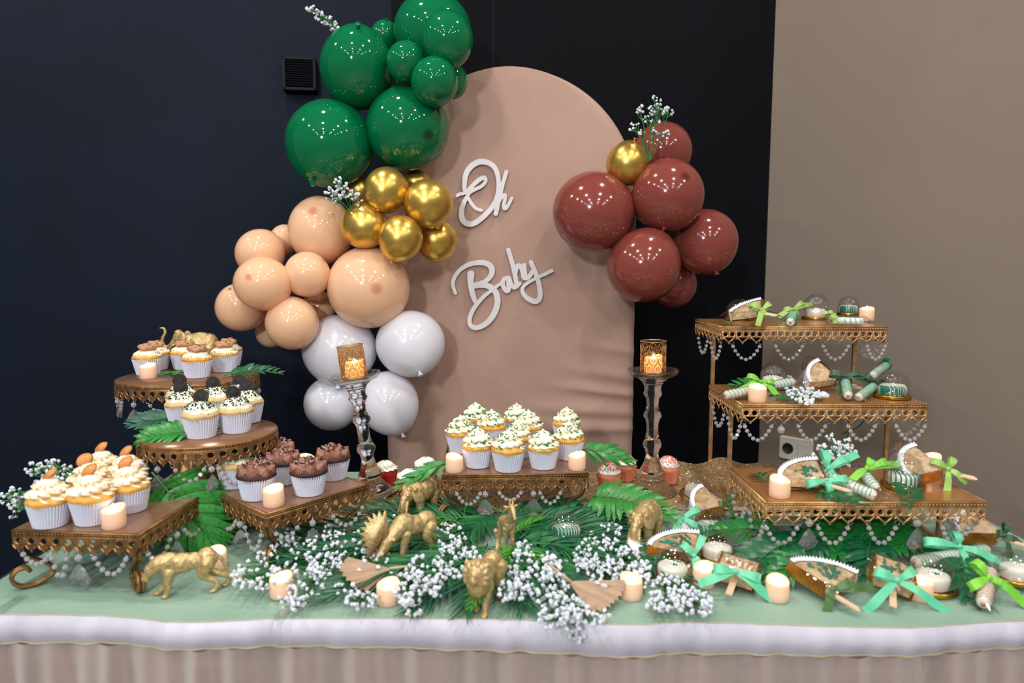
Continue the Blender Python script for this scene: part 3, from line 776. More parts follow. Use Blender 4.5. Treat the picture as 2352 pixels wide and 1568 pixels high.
def square_stand(name, label, X, W, D, H, gl, pend, legsize=1):
    t = thing(name, label, 'cake stand', X=X)
    tier(t, W, D, H, 'fan', 0.0225, 0.025, 'bronze_top', 'bronze')
    for sx in (-1, 1):
        for sy in (-1, 1): scroll_leg(t, sx * (W / 2 - 0.008), sy * (D / 2 - 0.008), H, 'bronze')
    zb = H - 0.036
    for side, a, b, sag, n in gl:
        p1, p2 = side_pt(side, a, W, D), side_pt(side, b, W, D)
        garland(t, p1 + V((0, 0, zb)), p2 + V((0, 0, zb)), sag, n)
    for side, a, ln in pend:
        p = side_pt(side, a, W, D); pendant(t, p + V((0, 0, zb)), ln, R.uniform(-.6, .6))
    return t
def side_pt(side, a, W, D):
    return {'f': V((-W / 2 + W * a, -D / 2, 0)), 'r': V((W / 2, -D / 2 + D * a, 0)), 'b': V((W / 2 - W * a, D / 2, 0)), 'l': V((-W / 2, D / 2 - D * a, 0))}[side]
HS = 0.106
def stand_frame(fl, fr, D, H):
    a, b = onz(fl[0], fl[1], T + H), onz(fr[0], fr[1], T + H)
    x = (b - a); W = x.length; x.normalize(); y = V((-x.y, x.x, 0))
    c = (a + b) / 2 + y * D / 2; c.z = T
    return basis(c, x, y, V((0, 0, 1))), W
XA_, WA = stand_frame((27, 1217), (317, 1227), 0.235, HS)
square_stand('square_cake_stand', 'antique gold square cake stand holding the caramel cupcakes with wafers', XA_, WA, 0.235, HS,
             [('f', 0.06, 0.30, 0.022, 7), ('f', 0.30, 0.43, 0.045, 6), ('f', 0.63, 0.91, 0.035, 8), ('r', 0.08, 0.40, 0.03, 7), ('r', 0.55, 0.9, 0.03, 7), ('l', .2, .6, .03, 7)],
             [('f', 0.52, 0.042), ('r', 0.47, 0.03)])
XC_, WC = stand_frame((610, 1179), (846, 1112), 0.215, HS)
square_stand('square_cake_stand', 'antique gold square cake stand turned cornerwise under the chocolate cupcakes', XC_, WC, 0.215, HS,
             [('f', 0.60, 0.95, 0.035, 8), ('f', 0.06, 0.3, 0.02, 5), ('l', 0.62, 0.93, 0.045, 8), ('l', 0.1, 0.5, 0.03, 8)], [('f', 0.42, 0.03), ('l', 0.55, 0.03)])
XD_, WD = stand_frame((1015, 1090), (1351, 1086), 0.285, HS)
square_stand('square_cake_stand', 'large antique gold square cake stand holding the green-sprinkled cupcakes', XD_, WD, 0.285, HS,
             [('f', 0.09, 0.27, 0.03, 8), ('f', 0.38, 0.55, 0.022, 7), ('f', 0.66, 0.82, 0.03, 7), ('r', 0.1, 0.45, 0.03, 7), ('l', 0.3, 0.8, 0.03, 8)], [('f', 0.295, 0.040), ('f', 0.625, 0.044)])

def round_stand(label, cpx, cpy, rpx, H, gl, pend):
    c = onz(cpx, cpy, T + H); r = rpx / ppm(c)
    t = thing('round_cake_stand', label, 'cake stand', (c.x, c.y, T), 0.0)
    mb = MB(); mb.lathe([(0, H - 0.006), (r - 0.004, H - 0.006), (r - 0.002, H - 0.003), (r - 0.003, H), (0, H)], 64); mb.build('top_plate', 'bronze_top', t)
    mb = MB()
    mb.lathe([(r - 0.003, H), (r, H - 0.001), (r + 0.0015, H - 0.003), (r, H - 0.0045), (r - 0.001, H - 0.0075), (r + 0.001, H - 0.009), (r + 0.001, H - 0.0105), (r - 0.002, H - 0.012), (r - 0.006, H - 0.006)], 64)
    nb = int(2 * PI * r / 0.0065)
    for k in range(nb):
        a = 2 * PI * k / nb; mb.box((0, 0, 0), (0.002, 0.004, 0.0024), Matrix.Translation((math.cos(a) * r, math.sin(a) * r, H - 0.006)) @ Matrix.Rotation(a, 4, 'Z'))
    n = round(2 * PI * r / 0.0225)
    for k in range(n):
        a = 2 * PI * k / n
        cell(mb, Matrix.Translation((math.cos(a) * r, math.sin(a) * r, H - 0.0108)) @ Matrix.Rotation(a - PI / 2, 4, 'Z'), 2 * r * math.tan(PI / n), 0.026, 'fan')
    mb.build('filigree_border', 'bronze', t)
    mb = MB(); h = H - 0.006
    def flute(r_, z, a, k, i): return (r_ * (1 + 0.07 * math.cos(10 * a)) if 0.012 < z < h * 0.5 else r_, z)
    mb.lathe([(0, 0), (0.062, 0), (0.064, 0.004), (0.060, 0.010), (0.050, 0.016), (0.036, h * 0.22), (0.026, h * 0.38), (0.019, h * 0.50), (0.017, h * 0.56), (0.024, h * 0.60), (0.025, h * 0.64), (0.017, h * 0.68), (0.016, h * 0.80), (0.024, h * 0.86), (0.040, h * 0.95), (0.052, h), (0, h)], 40, None, 0, flute)
    mb.build('pedestal', 'bronze', t)
    zb = H - 0.037
    def cp(a): a = math.radians(a); return V((math.cos(a) * r, math.sin(a) * r, zb))
    for a, b, sag, k in gl: garland(t, cp(a), cp(b), sag, k)
    for a, ln in pend: pendant(t, cp(a), ln * 0.9, R.uniform(0, 3), dm=PRISM if ln > 0.045 or ln < 0.038 else None)
    return t, c, r
HU, HL = 0.272, 0.203
su, cu, ru = round_stand('tall round pedestal cake stand topped with chocolate chip cookie cupcakes', 435, 862, 150, HU, [(202, 232, 0.035, 9), (262, 285, 0.03, 7), (300, 322, 0.03, 7), (335, 365, 0.03, 8), (-10, 20, .03, 8)], [(190, 0.055), (222, 0.034), (248, 0.040), (331, 0.046), (372, 0.046)])
sl_, cl_, rl = round_stand('lower round pedestal cake stand filled with black sandwich cookie cupcakes', 481, 990, 148, HL, [(202, 236, 0.035, 8), (264, 290, 0.03, 7), (298, 326, 0.045, 9), (336, 366, 0.05, 9)], [(193, 0.055), (205, 0.036), (249, 0.040), (294, 0.04), (331, 0.05)])

# three-step riser
rs = thing('three_step_riser', 'gold three-step dessert riser with crystal garlands by the taupe wall', 'dessert riser', (0, 0, T))
TIERS = []
for nm, fl, fr, H, D in (('low', (1764, 1157), (2258, 1148), 0.123, 0.215), ('mid', (1705, 930), (2131, 926), 0.252, 0.25), ('tall', (1659, 753), (2038, 746), 0.398, 0.25)):
    a, b = onz(fl[0], fl[1], T + H), onz(fr[0], fr[1], T + H)
    y0 = (a.y + b.y) / 2; W = b.x - a.x
    if nm == 'tall': y0 = 0.635; a = ony(fl[0], fl[1], y0); b = ony(fr[0], fr[1], y0); H = (a.z + b.z) / 2 - T; W = b.x - a.x
    if nm == 'mid': y0 = 0.405; a = ony(fl[0], fl[1], y0); b = ony(fr[0], fr[1], y0); H = (a.z + b.z) / 2 - T; W = b.x - a.x
    TIERS.append((nm, (a.x + b.x) / 2, y0 + D / 2, W, D, H))
for nm, cx, cy, W, D, H in TIERS:
    print('TIER', nm, round(cx, 3), round(cy, 3), round(W, 3), D, round(H, 3))
    e = MB(); e.box((0, 0, H - 0.0025), (W - 0.004, D - 0.004, 0.005)); plate = e.build('tier_plate', 'gold_top', rs, False, Matrix.Translation((cx, cy, 0)))
    for L, S in sides(W, D):
        S2 = Matrix.Translation((0, 0, H)) @ S @ Matrix.Diagonal((1, -1, 1, 1)); mb = MB(); rim(mb, S2, L)
        n = max(2, round(L / 0.0345))
        for k in range(n): cell(mb, S2 @ Matrix.Translation(((k + 0.5) * L / n, 0, -0.0108)), L / n, 0.029, 'x')
        mb.build('filigree_border', 'gold', rs, True, Matrix.Translation((cx, cy, 0)))
    o_ = V((cx, cy, 0)); zb = H - 0.041
    SP = {'low': [(0.0, 0.155), (0.235, 0.385), (0.465, 0.60), (0.80, 0.93)], 'mid': [(0.01, 0.17), (0.30, 0.46), (0.57, 0.73), (0.83, 1.0)], 'tall': [(0.06, 0.24), (0.32, 0.50), (0.61, 0.78), (0.88, 1.0)]}[nm]
    for p, q in SP:
        garland(rs, o_ + side_pt('f', p, W, D) + V((0, 0, zb)), o_ + side_pt('f', q, W, D) + V((0, 0, zb)), 0.037 if nm != 'tall' else 0.040, 8 if nm == 'low' else 9)
    garland(rs, o_ + side_pt('l', 0.12, W, D) + V((0, 0, zb)), o_ + side_pt('l', 0.52, W, D) + V((0, 0, zb)), 0.045, 9)
    garland(rs, o_ + side_pt('l', 0.60, W, D) + V((0, 0, zb)), o_ + side_pt('l', 0.98, W, D) + V((0, 0, zb)), 0.045, 9)
    garland(rs, o_ + side_pt('r', 0.1, W, D) + V((0, 0, zb)), o_ + side_pt('r', 0.6, W, D) + V((0, 0, zb)), 0.045, 9)
    if nm == 'low':
        for a in (0.20, 0.69): pendant(rs, o_ + side_pt('f', a, W, D) + V((0, 0, zb + 0.01)), 0.042, 0.2, True, 0.0075)
    if nm == 'mid': pendant(rs, o_ + side_pt('f', 0.215, W, D) + V((0, 0, zb - 0.006)), 0.03, 0, False, 0.0085)
legx = []
for nm, cx, cy, W, D, H in TIERS:
    for sx in (-1, 1):
        lx = cx + sx * (W / 2 - 0.016)
        mb = MB(); mb.box((lx, cy, (H - 0.006) / 2 + 0.006), (0.0085, 0.0085, H - 0.012)); mb.build('leg', 'gold', rs, False); legx.append((sx, lx, cy))
for sx in (-1, 1):
    P = [(lx, cy) for s, lx, cy in legx if s == sx]
    for (ax, ay), (bx, by) in zip(P, P[1:]):
        mb = MB(); d = V((bx - ax, by - ay, 0)); X = frame((0, 0, 0), d, (0, 0, 1)); X.translation = ((ax + bx) / 2, (ay + by) / 2, 0.0085)
        mb.box((0, 0, 0), (d.length + 0.008, 0.0075, 0.007), X); mb.build('base_bar', 'gold', rs, False)
    for ex, ey in (P[0], P[-1]):
        mb = MB(); mb.ell((ex, ey + (0.016 if (ex, ey) == P[-1] else -0.012), 0.0075), (0.0078, 0.0078, 0.0078), 12, 8); mb.build('ball_foot', 'gold', rs)
TZ = {nm: T + H for nm, _, _, _, _, H in TIERS}

# ------------------------------------------------------------ cupcakes
def liner_mesh(m, r0=0.0262, r1=0.034, h=0.042):
    mb = MB(); n = 88
    prof = [(0, 0.0005), (r0 - 0.002, 0.0005), (r0, 0.0015)] + [(r0 + (r1 - r0) * t, 0.0015 + (h - 0.0015) * t) for t in (0.25, 0.5, 0.75, 1.0)]
    def fn(r, z, a, k, i):
        if k < 2: return r, z
        am = 0.0016 * (0.35 + 0.65 * z / h); return r + (am if i % 2 else -am), z + (0.0006 * math.sin(3 * a) if k == 6 else 0)
    mb.lathe(prof, n, None, 0, fn); return mb.mesh('liner', [m], False)
def cake_mesh(m, h=0.042, rm=0.0352, bulge=0.009):
    mb = MB(); mb.lathe([(0.0318, h - 0.006), (0.0334, h - 0.001), (rm, h + 0.0028), (rm - 0.001, h + 0.006), (rm - 0.006, h + bulge), (0.015, h + bulge + 0.003), (0, h + bulge + 0.004)], 40, None, 0,
                      lambda r, z, a, k, i: (r * (1 + 0.012 * math.sin(5 * a + k)), z + 0.0007 * math.sin(7 * a)))
    return mb.mesh('cake', [m])
def swirl(R0, H, turns, lay, ridge, kr, tw, p=0.75, tipb=0.0):
    def S(u, s):
        a = 2 * PI * u
        r = R0 * max(0.0, 1 - s) ** p
        low = min(1, s / 0.08) if s < 0.08 else 1
        r *= 1 + lay * math.cos(2 * PI * turns * s - a) * (1 - 0.3 * s)
        r *= 1 + ridge * math.cos(kr * a + tw * 2 * PI * s)
        z = H * s + 0.10 * H * lay * 4 * math.sin(2 * PI * turns * s - a) * min(1, s * 5) * (1 - s)
        if s < 0.10: r *= 0.86 + 1.4 * s
        return V((r * math.cos(a), r * math.sin(a), z))
    return S
def frost_mesh(S, z0, m, nu=64, nv=34):
    mb = MB(); mb.grid(lambda u, v: tuple(S(u, v * 0.995) + V((0, 0, z0))), nu, nv); return mb.mesh('frosting', [m])
def scatter(S, z0, n, s0, s1, fn, rr):
    mb = MB()
    for _ in range(n):
        u, s = rr.random(), s0 + (s1 - s0) * rr.random()
        p = S(u, s); q = S(u + 0.01, s); w_ = S(u, min(0.99, s + 0.01)); nn = (q - p).cross(w_ - p)
        nn = nn.normalized() if nn.length > 1e-12 else V((0, 0, 1))
        fn(mb, p + V((0, 0, z0)) + nn * 0.0006, nn, rr)
    return mb
def rod(l, r, mi=0):
    def f(mb, p, nn, rr):
        t = nn.orthogonal().normalized(); t = Matrix.Rotation(rr.uniform(0, 2 * PI), 3, nn) @ t; t = (t + nn * rr.uniform(-.2, .4)).normalized()
        mb.tube([p - t * l / 2, p + t * l / 2], r, 5, mi)
    return f
def bit(lo, hi, mis):
    def f(mb, p, nn, rr):
        s = rr.uniform(lo, hi); X = Matrix.Translation(p) @ Euler((rr.uniform(0, 6), rr.uniform(0, 6), 0)).to_matrix().to_4x4()
        mb.box((0, 0, 0), (s, s * 0.8, s * 0.7), X, rr.choice(mis))
    return f
def dot(r, mi=0):
    def f(mb, p, nn, rr): mb.ell(p, (r, r, r), 6, 4, None, mi)
    return f
def cup(kind):
    rr = random.Random(hash(kind) % 1000 if False else len(kind) * 7 + ord(kind[0]))
    t = thing('cupcake', 'cupcake', 'cupcake')
    if kind == 'cookie':
        obj('liner', liner_mesh('paper'), t); obj('cake', cake_mesh('cake'), t)
        S = swirl(0.0335, 0.020, 1.2, 0.06, 0.05, 18, 1.6, 0.36); obj('frosting', frost_mesh(S, 0.0465, 'cream'), t)
        tag(scatter(S, 0.0465, 26, 0.1, 0.6, bit(0.0012, 0.0028, [0, 1]), rr).build('crumbs', ['chip', 'cookie'], t, False), kind='stuff')
        mb = MB(); mb.lathe([(0, 0), (0.017, 0), (0.021, 0.003), (0.021, 0.006), (0.016, 0.0095), (0, 0.0105)], 26, None, 0, lambda r, z, a, k, i: (r * (1 + 0.05 * math.sin(3 * a) + 0.03 * math.sin(7 * a + 1)), z + 0.0012 * math.sin(4 * a) * (r > .01)))
        ck = mb.build('cookie', 'cookie', t, True, Matrix.Translation((0.001, -0.002, 0.0640)) @ Matrix.Rotation(0.12, 4, 'Y') @ Matrix.Rotation(0.08, 4, 'X') @ Matrix.Diagonal((1.05, 1.05, 1.25, 1)))
        mb = MB()
        for k in range(11):
            a = rr.uniform(0, 6.3); r = rr.uniform(0.003, 0.019); mb.ell((r * math.cos(a), r * math.sin(a), 0.0098 - 18 * r * r * 0.4), (0.0020, 0.0018, 0.0014), 6, 4)
        tag(mb.build('chocolate_chips', 'chip', ck), kind='stuff')
    elif kind == 'sandwich':
        obj('liner', liner_mesh('paper'), t); obj('cake', cake_mesh('speckcake', bulge=0.012, rm=0.0362), t)
        S = swirl(0.0335, 0.023, 1.1, 0.03, 0.006, 9, 1, 0.40); obj('frosting', frost_mesh(S, 0.0495, 'mintcream'), t)
        tag(scatter(S, 0.0495, 100, 0.45, 0.98, bit(0.0012, 0.0036, [0]), rr).build('cookie_crumbs', ['darkcookie'], t, False), kind='stuff')
        tag(scatter(S, 0.0495, 60, 0.3, 0.95, dot(0.0010, 0), rr).build('sugar_pearls', ['mintdot'], t), kind='stuff')
        tag(scatter(S, 0.0495, 50, 0.3, 0.97, bit(0.001, 0.0022, [0]), rr).build('white_crumbs', ['crumb'], t, False), kind='stuff')
        ck = sandwich_cookie(); ck.parent = t; ck.matrix_local = Matrix.Translation((-0.003, 0.006, 0.0795)) @ Matrix.Rotation(1.1, 4, 'X') @ Matrix.Rotation(0.3, 4, 'Y') @ Matrix.Scale(0.88, 4)
    elif kind == 'choc':
        obj('liner', liner_mesh('paper'), t); obj('cake', cake_mesh('choccake', bulge=0.013, rm=0.0372), t)
        mb = MB()
        def ros(X, r, h):
            n = 20
            mb.lathe([(r * 0.75, -0.002), (r, h * 0.12), (r * 0.86, h * 0.36), (r * 0.55, h * 0.62), (r * 0.22, h * 0.86), (0, h)], n, X, 0, lambda q, z, a, k, i: (q * (1 + (0.20 if i % 2 else -0.16) * (1 if k < 4 else .4)), z))
        for k in range(8):
            a = 2 * PI * k / 8; ros(Matrix.Translation((0.0225 * math.cos(a), 0.0225 * math.sin(a), 0.0510)) @ Euler((-0.75 * math.sin(a), 0.75 * math.cos(a), 0)).to_matrix().to_4x4(), 0.0125, 0.019)
        for k in range(5):
            a = 2 * PI * k / 5 + 0.3; ros(Matrix.Translation((0.012 * math.cos(a), 0.012 * math.sin(a), 0.056)) @ Euler((-0.35 * math.sin(a), 0.35 * math.cos(a), 0)).to_matrix().to_4x4(), 0.0115, 0.018)
        ros(Matrix.Translation((0, 0, 0.060)), 0.011, 0.019)
        mb.build('frosting', 'choc', t)
        mb = MB()
        for _ in range(90):
            a = rr.uniform(0, 6.3); q = 0.026 * math.sqrt(rr.random()); bit(0.0014, 0.0034, [0, 1, 1])(mb, V((q * math.cos(a), q * math.sin(a), 0.0745 - q * q * 14 + rr.uniform(-.002, .002))), V((0, 0, 1)), rr)
        tag(mb.build('crumbs', ['crumb', 'darkcookie'], t, False), kind='stuff')
    elif kind == 'wafer':
        obj('liner', liner_mesh('paper'), t); obj('cake', cake_mesh('cake', bulge=0.012, rm=0.0362), t)
        S = swirl(0.0340, 0.034, 2.3, 0.15, 0.10, 9, 3.2, 0.46); obj('frosting', frost_mesh(S, 0.049, 'caramel'), t)
        tag(scatter(S, 0.049, 60, 0.35, 0.95, bit(0.001, 0.0026, [0]), rr).build('crumbs', ['goldcrumb'], t, False), kind='stuff')
        mb = MB(); mb.lathe([(0, -0.0028), (0.012, -0.0024), (0.0150, 0.0), (0.011, 0.0044), (0, 0.0056)], 24, None, 0)
        mb.build('wafer', 'wafer', t, True, Matrix.Translation((-0.006, 0.007, 0.0865)) @ Matrix.Rotation(0.72, 4, 'X') @ Matrix.Rotation(-0.35, 4, 'Y'))
    elif kind == 'vanilla':
        obj('liner', liner_mesh('paper'), t); obj('cake', cake_mesh('cake', bulge=0.012, rm=0.0362), t)
        S = swirl(0.0335, 0.036, 2.6, 0.13, 0.085, 10, 2.4, 0.48); obj('frosting', frost_mesh(S, 0.0485, 'cream', 72, 46), t)
        tag(scatter(S, 0.0485, 54, 0.10, 0.93, rod(0.0072, 0.00105), rr).build('sprinkles', ['gsprinkle'], t, False), kind='stuff')
        tag(scatter(S, 0.0485, 44, 0.2, 0.95, dot(0.0011), rr).build('sugar_pearls', ['pearl'], t), kind='stuff')
        mb = MB(); mb.ell((0, 0, 0.0855), (0.0034, 0.0034, 0.0034), 10, 7); mb.build('top_pearl', 'pearl', t)
    elif kind == 'red':
        obj('liner', liner_mesh('redpaper', 0.023, 0.029, 0.037), t); obj('cake', cake_mesh('redcake', 0.037, 0.0305, 0.008), t).scale = (0.88, 0.88, 1)
        S = swirl(0.0295, 0.021, 1.6, 0.08, 0.10, 11, 2.2, 0.45); obj('frosting', frost_mesh(S, 0.043, 'white_frost'), t)
    elif kind == 'coral':
        obj('liner', liner_mesh('coralpaper', 0.023, 0.029, 0.037), t); obj('cake', cake_mesh('coralcake', 0.037, 0.0305, 0.008), t).scale = (0.88, 0.88, 1)
        S = swirl(0.0295, 0.024, 1.6, 0.06, 0.035, 12, 1.8, 0.45); obj('frosting', frost_mesh(S, 0.043, 'white_frost'), t)
        tag(scatter(S, 0.043, 230, 0.35, 0.99, bit(0.001, 0.0026, [0]), rr).build('coral_crumbs', ['coralcrumb'], t, False), kind='stuff')
    return t
def sandwich_cookie():
    mb = MB(); r = 0.0165
    for s in (-1, 1):
        X = Matrix.Translation((0, 0, s * 0.0032)) @ (Matrix.Rotation(PI, 4, 'X') if s < 0 else Matrix.Identity(4))
        mb.lathe([(0, -0.0014), (r - 0.001, -0.0014), (r, -0.0004), (r, 0.0012), (r - 0.001, 0.0020), (r - 0.0022, 0.0012), (r - 0.004, 0.0014), (0.0075, 0.0014), (0.007, 0.0022), (0, 0.0020)], 30, X, 0, lambda q, z, a, k, i: (q * (1 + (0.018 if i % 2 else -0.018) * (k in (2, 3))), z))
        for k in range(10):
            a = 2 * PI * k / 10; mb.box((0.0102 * math.cos(a), 0.0102 * math.sin(a), 0.0016), (0.0022, 0.0012, 0.0012), X)
    mb.lathe([(0, -0.0018), (r - 0.002, -0.0018), (r - 0.0015, 0), (r - 0.002, 0.0018), (0, 0.0018)], 24, None, 1)
    return mb.build('sandwich_cookie', ['darkcookie', 'filling'])
def cupset(kind, group, z, items):
    proto = cup(kind)
    for (px, py, label) in items:
        p = foot(px, py, z, 0.026)
        place(proto, label, (p.x, p.y, z), R.uniform(0, 2 * PI) if kind not in ('cookie', 'sandwich', 'wafer') else R.uniform(-0.6, 0.6), group, R.uniform(0.98, 1.03), (R.uniform(-.02, .02), R.uniform(-.02, .02)))
ZR = T + 0.009
cupset('cookie', 'chocolate chip cookie cupcakes on the tall round stand', T + HU, [
    (341, 863, 'cookie-topped cupcake standing behind the lit candle on the tall round stand'),
    (361, 851, 'cookie-topped cupcake hidden behind the one at the candle, tall round stand'),
    (424, 850, 'cookie-topped cupcake in front of the trumpeting elephant\'s head'),
    (454, 870, 'cookie-topped cupcake at the front edge of the tall round stand'),
    (517, 856, 'cookie-topped cupcake beside the palm leaf tip on the tall round stand'),
    (528, 843, 'cookie-topped cupcake behind the one at the leaf tip, nearest the elephant\'s tail')])
cupset('sandwich', 'black sandwich cookie cupcakes', T + HL, [
    (422, 981, 'sandwich cookie cupcake at the palm leaves on the lower round stand'),
    (421, 957, 'sandwich cookie cupcake at the back above the leaves, lower round stand'),
    (463, 1009, 'sandwich cookie cupcake foremost on the lower round stand'),
    (495, 968, 'sandwich cookie cupcake in the middle of the back row, lower round stand'),
    (543, 997, 'sandwich cookie cupcake with its cookie lying low, front row of the lower round stand'),
    (570, 974, 'sandwich cookie cupcake at the rim towards the balloons, lower round stand'),
    (549, 958, 'sandwich cookie cupcake hidden behind the one at the balloon-side rim')])
q = place(bpy.data.objects[[o.name for o in bpy.data.objects if o.get('label', '').startswith('sandwich cookie cupcake at the palm')][0]], 'lone black sandwich cookie cupcake among the chocolate cupcakes', (0, 0, 0), 0.2, None, 1.0)
if 'group' in q: del q['group']
p = foot(542, 1125, T + HS, 0.026); q.location = (p.x, p.y, T + HS)
cupset('choc', 'chocolate cupcakes on the cornerwise stand', T + HS, [
    (590, 1153, 'chocolate cupcake with an orange-tinted rosette beside the front candle'),
    (651, 1117, 'chocolate cupcake in the middle of the cornerwise stand'),
    (711, 1143, 'chocolate cupcake at the front edge beside the lit candle, cornerwise stand'),
    (766, 1106, 'chocolate cupcake at the corner nearest the glass candlestick'),
    (640, 1090, 'chocolate cupcake at the back corner under the round stand')])
cupset('wafer', 'caramel cupcakes topped with wafers', T + HS, [
    (117, 1216, 'wafer-topped caramel cupcake at the outer front corner of its stand'),
    (215, 1209, 'wafer-topped caramel cupcake directly beside the candle'),
    (301, 1181, 'wafer-topped caramel cupcake in front at the big palm leaf'),
    (213, 1172, 'wafer-topped caramel cupcake behind the one beside the candle'),
    (297, 1150, 'wafer-topped caramel cupcake behind the one at the palm leaf'),
    (237, 1138, 'wafer-topped caramel cupcake rearmost on its stand')])
cupset('vanilla', 'vanilla cupcakes with green sprinkles', T + HS, [
    (1059, 1043, 'green-sprinkled cupcake behind the candle at the leaf side of the stand'),
    (1097, 1078, 'green-sprinkled cupcake first in the front row, next to a candle'),
    (1167, 1087, 'green-sprinkled cupcake in the middle of the front row'),
    (1248, 1081, 'green-sprinkled cupcake third in the front row'),
    (1307, 1059, 'green-sprinkled cupcake directly behind the candle at the palm leaf'),
    (1129, 1028, 'green-sprinkled cupcake behind the first one of the front row'),
    (1093, 1006, 'green-sprinkled cupcake at the back, leaf side of the stand'),
    (1186, 1006, 'green-sprinkled cupcake in the middle of the back row'),
    (1213, 1029, 'green-sprinkled cupcake in front of the middle one of the back row'),
    (1189, 1056, 'green-sprinkled cupcake between the front row and the middle'),
    (1300, 1018, 'green-sprinkled cupcake at the back corner nearest the brown balloons')])
cupset('red', 'red cupcakes with white frosting', ZR, [
    (885, 1123, 'red cupcake with white frosting beside the glass candlestick'),
    (941, 1147, 'red cupcake half hidden behind the gold elephant'),
    (979, 1115, 'red cupcake behind the leaf at the sprinkled cupcake stand')])
cupset('coral', 'coral cupcakes with crumb topping', ZR, [
    (1398, 1132, 'coral cupcake in front beside the sprinkled cupcake stand'),
    (1435, 1108, 'coral cupcake behind, under the palm leaf tips'),
    (1533, 1114, 'coral cupcake beside the glass candlestick, towards the riser')])

# ------------------------------------------------------------ tealights
def tealight_proto():
    t = thing('led_tealight', 'led', 'candle'); mb = MB(); n = 36
    def hh(a): return 0.0332 + 0.0036 * math.cos(a) + 0.0010 * math.cos(2 * a + 0.6)
    prof = [(0, 0), (0.0178, 0), (0.0188, 0.0012), (0.0190, 0.010), (0.0189, 0.022), (0.0186, 0.030), (0.0180, 0.0335), (0.0168, 0.0330), (0.012, 0.0292), (0.006, 0.0276), (0, 0.0272)]
    def fn(r, z, a, k, i):
        if k in (4,): z += (hh(a) - 0.0335) * 0.4
        if k in (5, 6, 7): z += hh(a) - 0.0335
        if k == 8: z += (hh(a) - 0.0335) * 0.5
        return r, z
    mb.lathe(prof, n, None, 0, fn); mb.build('candle_body', 'wax', t)
    mb = MB(); mb.lathe([(0, 0.0255), (0.0040, 0.0270), (0.0056, 0.0300), (0.0046, 0.0340), (0.0022, 0.0380), (0, 0.0405)], 14); mb.build('flame', 'flame', t)
    return t
tp = tealight_proto()
gT = 'lit LED tealights'
def lights(items):
    for px, py, z, rz, label in items:
        p = foot(px, py, z, 0.018); place(tp, label, (p.x, p.y, z), math.radians(90 + ((rz * 37) % 110 - 55)), gT, 1.0)
LT, LM, LH = TZ['low'], TZ['mid'], TZ['tall']
lights([
    (341, 871, T + HU, -70, 'lit tealight on the tall round stand in front of a cookie cupcake'),
    (263, 1217, T + HS, 200, 'lit tealight on the square stand with the caramel cupcakes'),
    (497, 1313, T, 100, 'lit tealight behind the tail of the gold lioness'),
    (629, 1167, T + HS, 10, 'lit tealight at the front corner of the chocolate cupcake stand'),
    (704, 1089, T + HS, 190, 'lit tealight at the back among the chocolate cupcakes'),
    (647, 1378, T + 0.002, 60, 'lit tealight half covered by white flowers at the table front'),
    (892, 1395, T, 200, 'lit tealight in front of the dried palm fan below the moose'),
    (1044, 1087, T + HS, 190, 'lit tealight at the leaf-side corner of the sprinkled cupcake stand'),
    (1325, 1082, T + HS, 0, 'lit tealight at the riser-side corner of the sprinkled cupcake stand'),
    (1449, 1382, T, 190, 'lit tealight between the second dried palm fan and white flowers'),
    (1616, 1353, T, 200, 'lit tealight between a domed cookie and a mint bow'),
    (1784, 1386, T, 150, 'lit tealight standing alone before the dark leaves under the riser'),
    (2113, 1384, T, 160, 'lit tealight touching the mint bow of the square crisp treat'),
    (1790, 1146, LT, 20, 'lit tealight on the lowest riser step before a wrapped crisp fan'),
    (1739, 925, LM, 180, 'lit tealight on the middle riser step'),
    (1990, 737, LH, 170, 'lit tealight on the top riser step'),
    (2137, 1087, LT, 0, 'lit tealight at the back of the lowest riser step behind a crisp fan')])

